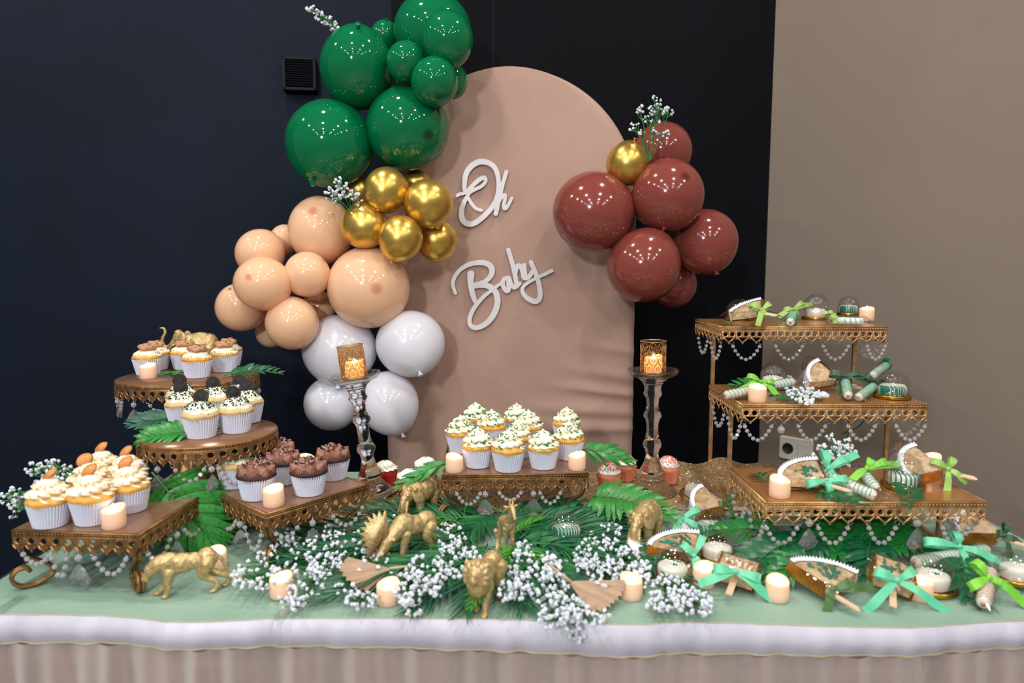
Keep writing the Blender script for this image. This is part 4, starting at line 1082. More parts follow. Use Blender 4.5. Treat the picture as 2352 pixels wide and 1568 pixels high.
# ------------------------------------------------------------ glass candlesticks with gold votives
def candlestick(px, plate_py, bx, by, label, vl, cl):
    base = onz(bx, by, T + 0.006); base.z = T + 0.006
    top = ony(px, plate_py, base.y)
    H = (top - base).length; z = (top - base).normalized(); X = frame(base, V((1, 0, 0)) - z * z.x, z)
    t = thing('glass_candlestick', label, 'candlestick', X=X); k = H / 0.295
    prof = [(0, 0), (0.058, 0), (0.061, 0.003), (0.059, 0.006), (0.046, 0.014), (0.034, 0.026), (0.026, 0.038), (0.0225, 0.046), (0.0275, 0.052), (0.028, 0.058), (0.0235, 0.064), (0.018, 0.078), (0.0148, 0.094), (0.0165, 0.104), (0.0205, 0.111), (0.0235, 0.117), (0.0205, 0.124), (0.0165, 0.132), (0.0140, 0.150), (0.0140, 0.166), (0.0165, 0.178), (0.0215, 0.186), (0.0215, 0.191), (0.0165, 0.199), (0.0138, 0.214), (0.0150, 0.228), (0.0205, 0.237), (0.0225, 0.2415), (0.0190, 0.248), (0.0200, 0.258), (0.026, 0.270), (0.036, 0.278)]
    mb = MB(); mb.lathe([(r, z * k) for r, z in prof] + [(0, 0.278 * k)], 40); mb.build('stem', 'glass', t)
    mb = MB(); mb.lathe([(0, 0.2785 * k), (0.036, 0.2785 * k), (0.052, 0.283 * k), (0.058, 0.290 * k), (0.0605, 0.296 * k), (0.0595, 0.2985 * k), (0.057, 0.297 * k), (0.051, 0.290 * k), (0.036, 0.2865 * k), (0, 0.2865 * k)], 44); mb.build('drip_plate', 'dome', t)
    zc = 0.287 * k
    Xv = X @ Matrix.Translation((0, 0, zc))
    v = thing('votive_glass', vl, 'candle holder', X=Xv)
    mb = MB()
    mb.lathe([(0.026, 0.0), (0.028, 0.002), (0.0287, 0.02), (0.0290, 0.05), (0.0298, 0.074), (0.0302, 0.078)], 48)
    mb.build('glass_cup', 'votive', v)
    mb = MB()
    mb.tube([(0.0303 * math.cos(a), 0.0303 * math.sin(a), 0.0785) for a in [2 * PI * j / 40 for j in range(40)]], 0.0011, 6, closed=True)
    mb.tube([(0.0270 * math.cos(a), 0.0270 * math.sin(a), 0.001) for a in [2 * PI * j / 40 for j in range(40)]], 0.0011, 5, closed=True)
    # raised arabesque: interlaced ogees with small flowers
    for row in range(3):
        for k2 in range(9):
            a0 = 2 * PI * (k2 + 0.5 * (row % 2)) / 9; z0 = 0.016 + row * 0.021
            pts = []
            for j in range(16):
                f = 2 * PI * j / 16; da = 0.30 * math.cos(f) * (1 - 0.25 * math.sin(f)); zz = z0 + 0.0125 * math.sin(f)
                pts.append((0.0296 * math.cos(a0 + da), 0.0296 * math.sin(a0 + da), zz))
            mb.tube(pts, 0.0007, 4, closed=True)
            for j in range(5):
                f = 2 * PI * j / 5; da = 0.11 * math.cos(f); mb.ell((0.0294 * math.cos(a0 + da), 0.0294 * math.sin(a0 + da), z0 + 0.0034 * math.sin(f)), (0.0016, 0.0016, 0.0016), 5, 3)
    tag(mb.build('raised_pattern', 'votive_rim', v))
    cpos = Xv @ V((0, 0, 0.004))
    o = place(tp, cl, cpos, 0.6, gT, 1.12)
    for ch in o.children:
        if ch.name.startswith('candle_body'):
            ch.data = ch.data.copy(); ch.data.materials[0] = M['wax_bright']
candlestick(814, 862, 858, 1138, 'clear glass candlestick among white balloons and red cupcakes', 'gold patterned votive glass on the candlestick before the white balloons', 'lit tealight inside the votive glass before the white balloons')
candlestick(1500, 851, 1497, 1130, 'clear glass candlestick between the coral cupcakes', 'gold patterned votive glass on the candlestick before the dark wall', 'lit tealight inside the votive glass before the dark wall')

# ------------------------------------------------------------ gold animal figurines, each one continuous body
_bm = bmesh.new(); bmesh.ops.create_icosphere(_bm, subdivisions=2, radius=1.0)
ICO_V = [v.co.copy() for v in _bm.verts]; ICO_F = [tuple(v.index for v in f.verts) for f in _bm.faces]; _bm.free()
def organic(name, prims, voxel, parent, X, m='toy', smooth=2, fat=1.0):
    mb = MB()
    def ball(c, r, rot=None):
        r = tuple(q * fat for q in r)
        L = Matrix.Translation(c) @ (Euler(rot).to_matrix().to_4x4() if rot else Matrix.Identity(4)) @ Matrix.Diagonal((r[0], r[1], r[2], 1))
        mb.add(ICO_V, ICO_F, 0, L)
    for p in prims:
        if p[0] == 'e': ball(p[1], p[2], p[3] if len(p) > 3 else None)
        else:
            pts = p[1]
            sp = spline([(a[0], a[1], a[2]) for a in pts], 6); rr = []
            for i in range(len(pts) - 1): rr += [pts[i][3] + (pts[i + 1][3] - pts[i][3]) * k / 6 for k in range(6)]
            rr.append(pts[-1][3])
            mb.tube(sp, [q * fat for q in rr], 12)
            for q, r in zip(sp, rr): ball(q, (r, r, r))
    me = mb.mesh(name, [m]); o = bpy.data.objects.new(name + '_raw', me); C.objects.link(o)
    md = o.modifiers.new('r', 'REMESH'); md.mode = 'VOXEL'; md.voxel_size = voxel; md.use_smooth_shade = True
    sm = o.modifiers.new('s', 'SMOOTH'); sm.iterations = smooth; sm.factor = 0.5
    dg = bpy.context.evaluated_depsgraph_get(); me2 = bpy.data.meshes.new_from_object(o.evaluated_get(dg))
    bpy.data.objects.remove(o); bpy.data.meshes.remove(me)
    me2.name = name
    if not me2.materials: me2.materials.append(M[m])
    me2.polygons.foreach_set('use_smooth', [True] * len(me2.polygons))
    return obj(name, me2, parent, X)
def figurine(name, label, loc, heading, size, prims, vox=0.016, fat=1.08):
    t = thing(name, label, 'figurine', loc, math.radians(heading))
    organic('body', prims, vox, t, Matrix.Scale(size, 4), fat=fat); return t
def leg(x0, y, z0, r0, xk, zk, rk, xf, rf, foot=None, ya=0):
    P = [('c', [(x0, y, z0, r0), (xk, y + ya, zk, rk), (xf, y + ya, rf * 1.1, rf)])]
    if foot: P.append(('e', (xf + foot[0], y + ya, foot[1]), (foot[2], foot[3], foot[1])))
    return P
def elephant(up):
    P = [('e', (0, 0, .56), (.36, .23, .25)), ('e', (.22, 0, .57), (.20, .20, .23)), ('e', (-.24, 0, .55), (.20, .21, .25)), ('e', (-.02, 0, .70), (.26, .13, .14))]
    for x, s in ((.24, 1), (.18, -1)): P += leg(x, .13 * s, .45, .105, x + .01 * s, .22, .078, x + .02 * s, .076, (.012, .05, .088, .086))
    for x, s in ((-.27, 1), (-.33, -1)): P += leg(x, .13 * s, .45, .12, x + .03, .24, .08, x - .01, .076, (.012, .05, .088, .086))
    P += [('c', [(-.42, 0, .62, .03), (-.48, 0, .45, .022), (-.47, 0, .28, .02), (-.47, 0, .22, .03)])]
    if up:
        P += [('c', [(.30, 0, .62, .17), (.46, 0, .68, .16)]), ('e', (.50, 0, .70), (.15, .135, .18)), ('e', (.52, 0, .84), (.09, .11, .07)), ('e', (.60, 0, .60), (.10, .09, .11))]
        P += [('c', [(.62, 0, .60, .085), (.74, 0, .48, .064), (.86, 0, .47, .052), (.93, 0, .58, .044), (.90, 0, .72, .037), (.84, 0, .84, .033), (.87, 0, .94, .029), (.95, 0, .95, .022)])]
        for s in (-1, 1):
            P += [('e', (.40, .165 * s, .66), (.045, .07, .19), (0.5 * s, 0.25, 0.6 * s)), ('e', (.37, .20 * s, .70), (.10, .028, .16), (0.15 * s, 0, -0.35 * s)), ('e', (.36, .20 * s, .58), (.07, .026, .11), (0.1 * s, .4, -0.3 * s))]
            P += [('c', [(.62, .075 * s, .52, .034), (.72, .085 * s, .42, .026), (.84, .085 * s, .39, .018), (.95, .075 * s, .42, .011)])]
    else:
        P += [('c', [(.28, 0, .60, .18), (.44, 0, .58, .15)]), ('e', (.50, 0, .58), (.14, .135, .17)), ('e', (.50, .06, .70), (.08, .06, .07)), ('e', (.50, -.06, .70), (.08, .06, .07)), ('e', (.58, 0, .48), (.09, .095, .10))]
        P += [('c', [(.60, 0, .52, .085), (.66, 0, .38, .072), (.67, 0, .24, .060), (.65, 0, .12, .052), (.68, 0, .06, .045)])]
        for s in (-1, 1):
            P += [('e', (.40, .18 * s, .58), (.09, .032, .17), (0.15 * s, 0.1, -0.5 * s)), ('e', (.35, .225 * s, .53), (.085, .024, .13), (0.1 * s, .3, -0.4 * s)), ('e', (.44, .17 * s, .70), (.05, .03, .05), (0, 0, -.4 * s))]
            P += [('c', [(.60, .085 * s, .44, .036), (.66, .11 * s, .28, .026), (.72, .12 * s, .14, .019), (.80, .10 * s, .07, .010)])]
            P += [('e', (.60, .10 * s, .60), (.022, .018, .022))]
    return P
def at_feet(px, py, z): p = onz(px, py, z); p.z = z; return p
p = at_feet(462, 838.5, T + HU)
figurine('elephant_figurine', 'gold elephant with raised trunk standing behind the cookie cupcakes', p, 184, 0.110, elephant(True), .0095)
p = at_feet(972, 1180, T + 0.006)
figurine('elephant_figurine', 'gold elephant with lowered trunk in front of the red cupcakes', p, 236, 0.098, elephant(False), .0095)
p = at_feet(1484, 1243, T + 0.004)
figurine('elephant_figurine', 'gold elephant with lowered trunk under the leaf beside the wrapped sweets', p, 238, 0.098, elephant(False), .0095)

lioness = [('e', (.23, 0, .52), (.16, .125, .19)), ('e', (.06, 0, .53), (.20, .12, .155)), ('e', (-.14, 0, .55), (.20, .105, .125)), ('e', (-.33, 0, .58), (.15, .12, .155)), ('e', (.22, 0, .65), (.10, .08, .07)),
           ('c', [(.26, 0, .58, .135), (.38, 0, .57, .118), (.46, 0, .53, .105)]), ('e', (.50, 0, .49), (.115, .098, .100), (0, .5, 0)), ('c', [(.54, 0, .44, .070), (.615, 0, .345, .054)]), ('e', (.625, 0, .345), (.034, .050, .036)), ('e', (.59, 0, .31), (.05, .048, .034)),
           ('e', (.455, .075, .600), (.024, .034, .040)), ('e', (.455, -.075, .600), (.024, .034, .040)), ('e', (.56, .055, .475), (.03, .025, .022)), ('e', (.56, -.055, .475), (.03, .025, .022)),
           ('c', [(-.46, 0, .63, .034), (-.56, 0, .52, .027), (-.62, 0, .36, .024), (-.68, 0, .20, .023), (-.80, 0, .15, .022), (-.88, 0, .20, .026)])]
lioness += leg(.24, .085, .42, .088, .27, .20, .050, .30, .040, (.025, .030, .058, .048)) + leg(.22, -.085, .42, .088, .30, .21, .052, .44, .040, (.025, .030, .058, .048))
for x, s, d in ((-.34, 1, -.05), (-.36, -1, -.20)):
    lioness += [('c', [(x, .085 * s, .52, .115), (x + .07, .09 * s, .36, .085), (x + .03 + d * .5, .09 * s, .27, .055), (x - .09 + d, .09 * s, .17, .038), (x - .05 + d, .09 * s, .045, .036)]), ('e', (x - .01 + d, .09 * s, .03), (.058, .048, .030))]
fa, fb = onz(402, 1370, T), onz(482, 1342, T); fm = onz(424, 1362, T)
hd = math.degrees(math.atan2(fa.y - fb.y, fa.x - fb.x)) if fa.x < fb.x else 200
p = onz(430, 1362, T)
figurine('lioness_figurine', 'gold lioness prowling with lowered head beside the stand foot', p, 197, 0.101, lioness, .009, 1.17)

lion = [('e', (.20, 0, .56), (.17, .16, .19)), ('e', (.0, 0, .56), (.22, .135, .16)), ('e', (-.26, 0, .58), (.18, .14, .18)),
        ('e', (.36, 0, .66), (.17, .205, .22)), ('e', (.30, 0, .52), (.16, .17, .20)), ('e', (.40, 0, .50), (.11, .15, .17)), ('e', (.48, 0, .70), (.10, .10, .11)), ('e', (.545, 0, .64), (.065, .065, .055)), ('e', (.53, 0, .585), (.05, .05, .03)), ('e', (.575, 0, .675), (.03, .035, .025)),
        ('e', (.40, .15, .82), (.04, .045, .045)), ('e', (.40, -.15, .82), (.04, .045, .045)), ('c', [(-.42, 0, .66, .03), (-.53, -.02, .68, .026), (-.60, -.04, .80, .022), (-.58, -.05, .92, .026), (-.56, -.05, .96, .036)])]
for i in range(14):
    a = 2 * PI * i / 14; lion += [('e', (.42, .165 * math.cos(a), .66 + .175 * math.sin(a)), (.075, .045, .06), (0, 0, 0))]
lion += leg(.22, .09, .45, .10, .27, .24, .058, .32, .045, (.03, .034, .066, .055)) + leg(.22, -.09, .45, .10, .24, .24, .058, .18, .045, (.03, .034, .066, .055))
for x, s, d in ((-.28, 1, .0), (-.30, -1, -.14)):
    lion += [('c', [(x, .095 * s, .52, .125), (x + .07, .10 * s, .36, .09), (x + .03 + d * .5, .10 * s, .26, .058), (x - .08 + d, .10 * s, .17, .042), (x - .04 + d, .10 * s, .05, .040)]), ('e', (x + d, .10 * s, .034), (.066, .055, .034))]
p = onz(1118, 1392, T)
figurine('lion_figurine', 'gold maned lion walking out of the greenery at the table front', p, 252, 0.108, lion, .010)

giraffe = [('e', (.05, 0, .60), (.20, .115, .14)), ('e', (-.12, 0, .57), (.15, .11, .125)), ('e', (.16, 0, .62), (.10, .11, .14)),
           ('c', [(.15, 0, .66, .105), (.24, 0, .80, .075), (.30, 0, .94, .058), (.32, 0, 1.02, .055)]), ('c', [(.31, 0, 1.03, .058), (.38, 0, .97, .048), (.46, 0, .86, .033), (.48, 0, .83, .032)]),
           ('c', [(.29, .03, 1.06, .022), (.27, .04, 1.15, .018), (.265, .042, 1.17, .024)]), ('c', [(.29, -.03, 1.06, .022), (.27, -.04, 1.15, .018), (.265, -.042, 1.17, .024)]),
           ('e', (.27, .10, 1.03), (.03, .06, .025), (.2, 0, .3)), ('e', (.27, -.10, 1.03), (.03, .06, .025), (-.2, 0, -.3)), ('c', [(-.26, 0, .60, .022), (-.30, 0, .48, .016), (-.30, 0, .36, .022)])]
for x, s, d in ((.15, 1, .04), (.15, -1, -.03), (-.17, 1, .03), (-.17, -1, -.05)):
    giraffe += [('c', [(x, .07 * s, .52, .068), (x + d * .4, .072 * s, .32, .042), (x + d * .6, .072 * s, .27, .042), (x + d, .072 * s, .06, .026), (x + d, .072 * s, .02, .034)])]
p = onz(1163, 1262, T)
figurine('giraffe_figurine', 'gold young giraffe standing in the green needles, head turned down', p, 292, 0.092, giraffe, .009, 1.13)

moose = [('e', (.16, 0, .66), (.18, .125, .17)), ('e', (.0, 0, .62), (.20, .125, .145)), ('e', (-.24, 0, .63), (.17, .125, .15)), ('e', (.20, 0, .78), (.10, .07, .06)),
         ('c', [(.22, 0, .68, .13), (.38, 0, .56, .105), (.50, 0, .46, .085)]), ('c', [(.48, 0, .47, .088), (.60, 0, .33, .065), (.68, 0, .22, .058), (.71, 0, .18, .056)]), ('c', [(.50, 0, .36, .03), (.48, 0, .26, .022)]),
         ('e', (.45, .10, .52), (.03, .06, .025), (.3, 0, .4)), ('e', (.45, -.10, .52), (.03, .06, .025), (-.3, 0, -.4)), ('c', [(-.40, 0, .68, .025), (-.44, 0, .60, .02)])]
for x, s, d in ((.18, 1, .12), (.18, -1, -.12)):
    moose += [('c', [(x, .075 * s, .54, .078), (x + d * .5, .08 * s, .32, .046), (x + d, .08 * s, .06, .028), (x + d + .01, .08 * s, .02, .036)])]
for x, s, d in ((-.27, 1, .06), (-.27, -1, -.12)):
    moose += [('c', [(x, .08 * s, .56, .105), (x + .05 + d * .3, .085 * s, .42, .07), (x - .07 + d, .085 * s, .26, .036), (x - .03 + d, .085 * s, .06, .028), (x - .02 + d, .085 * s, .02, .036)])]
p = onz(950, 1292, T)
mo = figurine('moose_figurine', 'gold bull moose with broad palmate antlers lowering its head to the flowers', p, 222, 0.116, moose, .009, 1.17)
def antler(s):
    """Palm of the antler: a broad dished plate edged with tines, root at the origin, spreading sideways and up."""
    n = 10; outl = []
    for k in range(2 * n + 1):
        a = math.radians(-38 + 150 * k / (2 * n)); r = 0.30 if k % 2 == 0 else 0.40
        outl.append((0.08 + r * math.cos(a) * 1.02, r * math.sin(a) + 0.05))
    P = [(0, 0), (0.10, -0.06)] + outl + [(0.04, 0.10)]
    c = (0.20, 0.12); vs_ = []
    def zz(x, y): return 0.30 * ((x - 0.16) ** 2 + (y - 0.12) ** 2)
    for th in (0.012, -0.012):
        vs_ += [(x, y, zz(x, y) + (th if i % 2 else th * .6)) for i, (x, y) in enumerate(P)]; vs_.append((c[0], c[1], th * 1.3))
    m_ = len(P); fs_ = []
    for i in range(m_):
        j = (i + 1) % m_; fs_ += [(i, j, m_), (m_ + 1 + j, m_ + 1 + i, 2 * m_ + 1), (j, i, m_ + 1 + i, m_ + 1 + j)]
    mb = MB(); mb.add(vs_, fs_)
    nz = V((.50, .80 * s, .38)).normalized(); ax_ = V((.62, -.50, .42)) if s > 0 else V((.66, -.62, .36)); ax_ = (ax_ - nz * ax_.dot(nz)).normalized()
    ax_ = Matrix.Rotation(-0.64, 3, nz) @ ax_
    X = Matrix.Scale(0.116, 4) @ basis(V((.49, .05 * s, .56)), ax_, nz.cross(ax_), nz) @ Matrix.Scale(0.92, 4)
    mb.build('antler', 'toy', mo, True, X)
antler(1); antler(-1)

# ------------------------------------------------------------ leaves
def leaflet_mesh(name, m, wid=0.11, droop=0.14, n=6, fold=0.10, blunt=0.0):
    mb = MB(); vs_ = []
    for k in range(n + 1):
        t = k / n; h = wid * (math.sin(PI * min(1, t * (0.93 - 0.0 * blunt) + 0.07)) ** (0.75 if not blunt else 0.45)) * (1 if t < 1 else 0.12)
        z = -droop * t * t + 0.05 * math.sin(PI * t); y0 = 0.03 * math.sin(PI * t)
        vs_ += [(t, h + y0, z - fold * h), (t, y0, z), (t, -h + y0, z - fold * h)]
    fs_ = []
    for k in range(n): b = k * 3; fs_ += [(b, b + 3, b + 4, b + 1), (b + 1, b + 4, b + 5, b + 2)]
    mb.add(vs_, fs_); return mb.mesh(name, [m])
LF = {}
def lfm(m, wid, droop):
    k = (m, wid, droop)
    if k not in LF: LF[k] = leaflet_mesh('leaflet', m, wid, droop)
    return LF[k]
def palm(name, label, base, tip, m, n, ll, wid, ang=(70, 25), droop=0.15, arch_=0.0, up=(0, 0, 1), stem_m='stem', start=0.12, group=None, roll=0.0, jit=5, taper=0.75, lift=0.0, join=False, stem_back=0.0):
    """A palm leaf: stem from base to tip, leaflets along both sides (each a part, or one joined part of hair-thin ones)."""
    base, tip = V(base), V(tip); L = (tip - base).length; X = frame(base, tip - base, up) @ Matrix.Rotation(roll, 4, 'X')
    t = thing(name, label, 'leaf', X=X, group=group)
    def ax(s): return V((L * s, 0, arch_ * L * 4 * s * (1 - s)))
    mb = MB(); ts = [k / 10 for k in range(11)]
    mb.tube([V((-stem_back, 0, 0))] + [ax(s) for s in ts] if stem_back else [ax(s) for s in ts], ([0.0016] if stem_back else []) + [0.0015 * (1 - 0.75 * s) + 0.0003 for s in ts], 5)
    mb.build('leaf_stem', stem_m, t)
    jm = MB() if join else None; me = lfm(m, wid, droop)
    for k in range(n):
        s = start + (1 - start) * k / max(1, n - 1)
        for sd in (-1, 1):
            a = math.radians((ang[0] + (ang[1] - ang[0]) * s + R.uniform(-jit, jit)) * sd)
            ln = ll * (0.55 + 0.45 * math.sin(PI * min(1, 0.25 + s * taper))) * R.uniform(0.92, 1.08)
            Y = Matrix.Translation(ax(s)) @ Matrix.Rotation(a, 4, 'Z') @ Matrix.Rotation(-0.10 + lift + R.uniform(-.08, .08), 4, 'Y') @ Matrix.Rotation(R.uniform(-.25, .25) + 0.2 * sd, 4, 'X') @ Matrix.Scale(ln, 4)
            if join: jm.add([v.co for v in me.vertices], [tuple(p.vertices) for p in me.polygons], 0, Y)
            else: obj('leaflet', me, t, Y)
    if join: tag(jm.build('needles', m, t), kind='stuff')
    return t
def P_(px, py, z): return onz(px, py, z)
g_l = None
palm('palm_leaf', 'big glossy palm leaf leaning between the caramel and chocolate cupcake stands', P_(372, 1112, T + 0.135), P_(470, 1228, T + 0.03), 'leaf', 14, 0.102, 0.080, (74, 10), 0.10, 0.06, (0.15, -0.80, 0.58), start=0.0, taper=0.75, jit=3, stem_back=0.03)
palm('palm_leaf', 'dark palm leaf poking out past the rim of the tall round stand', P_(515, 862, T + HU + 0.004), P_(636, 857, T + HU + 0.004), 'leaf_dark', 9, 0.040, 0.13, (55, 20), 0.05, 0.10, (0, -0.5, 0.86))
palm('palm_leaf', 'green palm leaf tucked under the cookie cupcakes', P_(455, 853, T + HU + 0.004), P_(372, 862, T + HU + 0.003), 'leaf', 7, 0.036, 0.14, (60, 20), 0.05, 0.02)
palm('palm_leaf', 'grey-green palm leaf at the back edge of the lower round stand', P_(410, 958, T + HL + 0.014), P_(316, 972, T + HL + 0.008), 'leaf_blue', 8, 0.050, 0.13, (50, 15), 0.06, 0.05, (0, -0.6, 0.8))
palm('palm_leaf', 'bright palm leaf hanging over the front rim of the lower round stand', P_(440, 990, T + HL + 0.014), P_(340, 1004, T + HL + 0.005), 'leaf', 9, 0.055, 0.14, (62, 20), 0.14, 0.05, (0, -0.55, 0.83))
palm('palm_leaf', 'small green palm leaf behind the foremost sandwich cookie cupcake', P_(500, 985, T + HL + 0.004), P_(545, 962, T + HL + 0.004), 'leaf', 5, 0.034, 0.14)
palm('palm_leaf', 'narrow palm leaf hanging from the sprinkled cupcake stand over the red cupcakes', P_(1046, 1058, T + HS + 0.012), P_(930, 1112, T + 0.075), 'leaf', 5, 0.062, 0.10, (22, 8), 0.10, 0.12, (0.2, -0.6, 0.8))
palm('palm_leaf', 'palm leaf reaching from the sprinkled cupcake stand towards the coral cupcakes', P_(1318, 1030, T + HS + 0.014), P_(1430, 1056, T + 0.095), 'leaf', 7, 0.066, 0.10, (34, 10), 0.16, 0.10, (0, -0.7, 0.7))
palm('palm_leaf', 'broad bright palm leaf lying over the gold elephant by the riser', P_(1362, 1141, T + 0.05), P_(1532, 1186, T + 0.045), 'leaf', 15, 0.062, 0.11, (78, 22), 0.16, 0.10, (0.1, -0.62, 0.78), start=0.02)
# hair-thin palm fronds under the flowers
fr = [((1110, 1205), (790, 1172)), ((1090, 1215), (660, 1232)), ((1080, 1240), (600, 1300)), ((1080, 1260), (760, 1372)), ((1100, 1270), (960, 1392)), ((1120, 1250), (1066, 1396)),
      ((1150, 1260), (1200, 1390)), ((1170, 1250), (1330, 1370)), ((1190, 1235), (1430, 1330)), ((1200, 1210), (1520, 1262)), ((1210, 1190), (1520, 1192)), ((1160, 1190), (1350, 1168)),
      ((1120, 1190), (960, 1160)), ((1130, 1180), (1060, 1240)), ((1230, 1200), (1300, 1280)), ((900, 1240), (700, 1290)), ((1390, 1240), (1570, 1340)), ((1000, 1225), (860, 1210)),
      ((1040, 1190), (880, 1186)), ((1240, 1190), (1440, 1216)), ((980, 1290), (830, 1330)), ((1140, 1210), (1250, 1230)), ((1060, 1230), (930, 1270)), ((1260, 1250), (1420, 1280))]
FL = ['along the sequin edge towards the chocolate cupcake stand', 'reaching under the chocolate cupcake stand\'s front leg', 'running under the flowers towards the lioness', 'with its tip at the table front beside the first dried fan', 'with tips between the moose flowers and the lion', 'hanging straight to the table front beside the lion',
      'behind the lion, pointing to the table front', 'under the flowers past the lion, pointing to the overhanging spray', 'under the flowers, pointing to the tealight by the second dried fan', 'behind the second elephant\'s trunk, pointing to the crisp fan', 'below the broad leaf, running to the second elephant\'s back', 'under the front edge of the sprinkled cupcake stand',
      'behind the moose rump, below the first elephant', 'between the moose and the giraffe, pointing to the flowers', 'in front of the striped cookie dome', 'under the flowers below the cornerwise stand', 'ending between the domed cookies and the flowers at the table front', 'in front of the moose antlers',
      'at the feet of the first elephant', 'behind the striped cookie dome', 'under the first dried fan', 'short, beside the giraffe, towards the dome', 'between the moose legs and the flowers', 'right behind the flowers past the striped dome']
for i, (b, t_) in enumerate(fr):
    b0 = P_(b[0], b[1], T + 0.012 + 0.004 * (i % 4)); t0 = P_(t_[0], t_[1], T + 0.006)
    palm('palm_frond', 'needled palm frond ' + FL[i], b0, t0, 'needle', 26, 0.085, 0.034, (44, 14), 0.10, 0.05, (0, -.2, 1), stem_m='needle', start=0.05, group='palm fronds under the flowers', jit=8, taper=0.7, join=True)
for i, (b, t_) in enumerate([((1185, 1250), (1160, 1300)), ((1190, 1260), (1240, 1290)), ((1180, 1225), (1240, 1195)), ((1060, 1190), (1000, 1200)), ((1130, 1330), (1085, 1390))]):
    palm('grass_sprig', ('lime grass sprig at the feet of the giraffe', 'lime grass sprig between the giraffe and the flowers', 'lime grass sprig before the chest of the giraffe', 'lime grass sprig behind the moose', 'lime grass sprig beside the gold lion')[i], P_(b[0], b[1], T + 0.02), P_(t_[0], t_[1], T + 0.03), 'needle_lime', 7, 0.045, 0.05, (35, 10), 0.1, 0.05, start=0.1)
# loops of thin green stem standing out of the needles
for i, (pts, lb) in enumerate([([(1112, 1262, .02), (1082, 1240, .03), (1098, 1214, .04), (1150, 1206, .02)], 'thin curled green stem beside the giraffe'), ([(1072, 1215, .02), (1066, 1180, .05), (1076, 1130, .07)], 'thin green stem standing up before the sprinkled cupcake stand'),
                              ([(1080, 1160, .02), (1100, 1150, .05), (1180, 1190, .02)], 'thin green stem arching before the bead strand'), ([(1378, 1205, .03), (1400, 1188, .05), (1402, 1212, .02)], 'thin curled green stem beside the domed striped cookie'), ([(985, 1185, .02), (1060, 1160, .025), (1130, 1140, .03)], 'thin green stem behind the moose rump')]):
    mb = MB(); mb.tube(spline([P_(a, b, T + h) for a, b, h in pts], 8), 0.0011, 5); o = mb.build('curled_stem', 'leaf_mid'); tag(o, lb, 'stem')
# broad leaves under the riser
for lb, b, t_, hb, ht, m, n, ll, wd in [
    ('pale green palm leaf behind the iced dome beside the riser leg', (1790, 1225), (1650, 1222), .030, .030, 'leaf_mid', 9, .060, .12),
    ('mid green palm leaf fanned around the front riser leg', (1830, 1240), (1715, 1310), .030, .010, 'leaf_dark', 9, .064, .12),
    ('bright green leaf in front of the dark leaves, behind the lone tealight', (1850, 1280), (1772, 1330), .020, .008, 'leaf_mid', 8, .048, .13),
    ('dark broad palm leaf under the middle of the riser', (1890, 1190), (1960, 1270), .030, .012, 'leaf_dark', 10, .075, .12),
    ('dark broad palm leaf drooping behind the fan-shaped crisp treat', (1960, 1200), (1880, 1275), .034, .012, 'leaf_mid', 10, .075, .12),
    ('glossy dark palm leaf sweeping towards the striped pretzel stick', (1980, 1200), (2110, 1262), .030, .015, 'leaf_mid', 10, .070, .12),
    ('dark palm leaf hanging out before the lime bow', (2190, 1262), (2222, 1368), .004, .006, 'leaf_dark', 10, .066, .12),
    ('dark palm leaf behind the square crisp treat', (2070, 1200), (2000, 1280), .030, .012, 'leaf_mid', 9, .068, .12),
    ('dark palm leaf deep under the riser', (1860, 1180), (2050, 1190), .030, .030, 'leaf_dark', 10, .070, .12),
    ('dark palm leaf on the runner behind the fan treat beside the riser leg', (1770, 1190), (1690, 1190), .022, .015, 'leaf_dark', 6, .040, .12),
    ('dark palm leaf below the drop pendant', (1880, 1230), (1800, 1285), .026, .010, 'leaf_dark', 8, .060, .12),
    ('dark palm leaf between the fan treat and the square treat', (2000, 1230), (1985, 1318), .022, .008, 'leaf_dark', 9, .056, .12)]:
    palm('palm_leaf', lb, P_(b[0], b[1], T + hb + .016), P_(t_[0], t_[1], T + ht), m, n, ll, wd, (68, 18), 0.16, 0.10, (0, -0.28, 1), start=0.05)
for lb, b, t_, z, m, n, ll in [
    ('small dark leaf at the front edge of the lowest riser step under the striped pretzel', (1880, 1128), (1975, 1158), LT, 'leaf_dark', 7, .034),
    ('small dark leaf under the green-drizzled domed cookie on the lowest step', (2085, 1112), (2082, 1158), LT, 'leaf_dark', 7, .038),
    ('small dark leaf at the back corner of the lowest step', (1760, 1102), (1735, 1090), LT, 'leaf_dark', 4, .030),
    ('dark leaf behind the pretzel on the middle step', (1750, 882), (1690, 884), LM, 'leaf_mid', 5, .036),
    ('dark leaf beside the tealight on the middle step', (1785, 905), (1815, 922), LM, 'leaf_dark', 6, .036),
    ('dark leaf between the pale green bow and the pretzel on the top step', (1742, 722), (1785, 742), LH, 'leaf_dark', 5, .036),
    ('dark leaf at the outer corner of the top step', (1680, 744), (1640, 741), LH, 'leaf_dark', 3, .024)]:
    palm('palm_leaf', lb, P_(b[0], b[1], z + 0.006), P_(t_[0], t_[1], z + 0.004), m, n, ll, 0.15, (65, 20), 0.12, 0.06, (0, -0.4, 0.9), start=0.05)
mb = MB(); mb.tube(spline([ony(1934, 996, .60), ony(1968, 982, .60), ony(1990, 958, .60), ony(1996, 935, .60)], 8), 0.0014, 5); tag(mb.build('leaf_stalk', 'leaf_dark'), 'thin dark green stalk hanging below the middle riser step', 'stem')

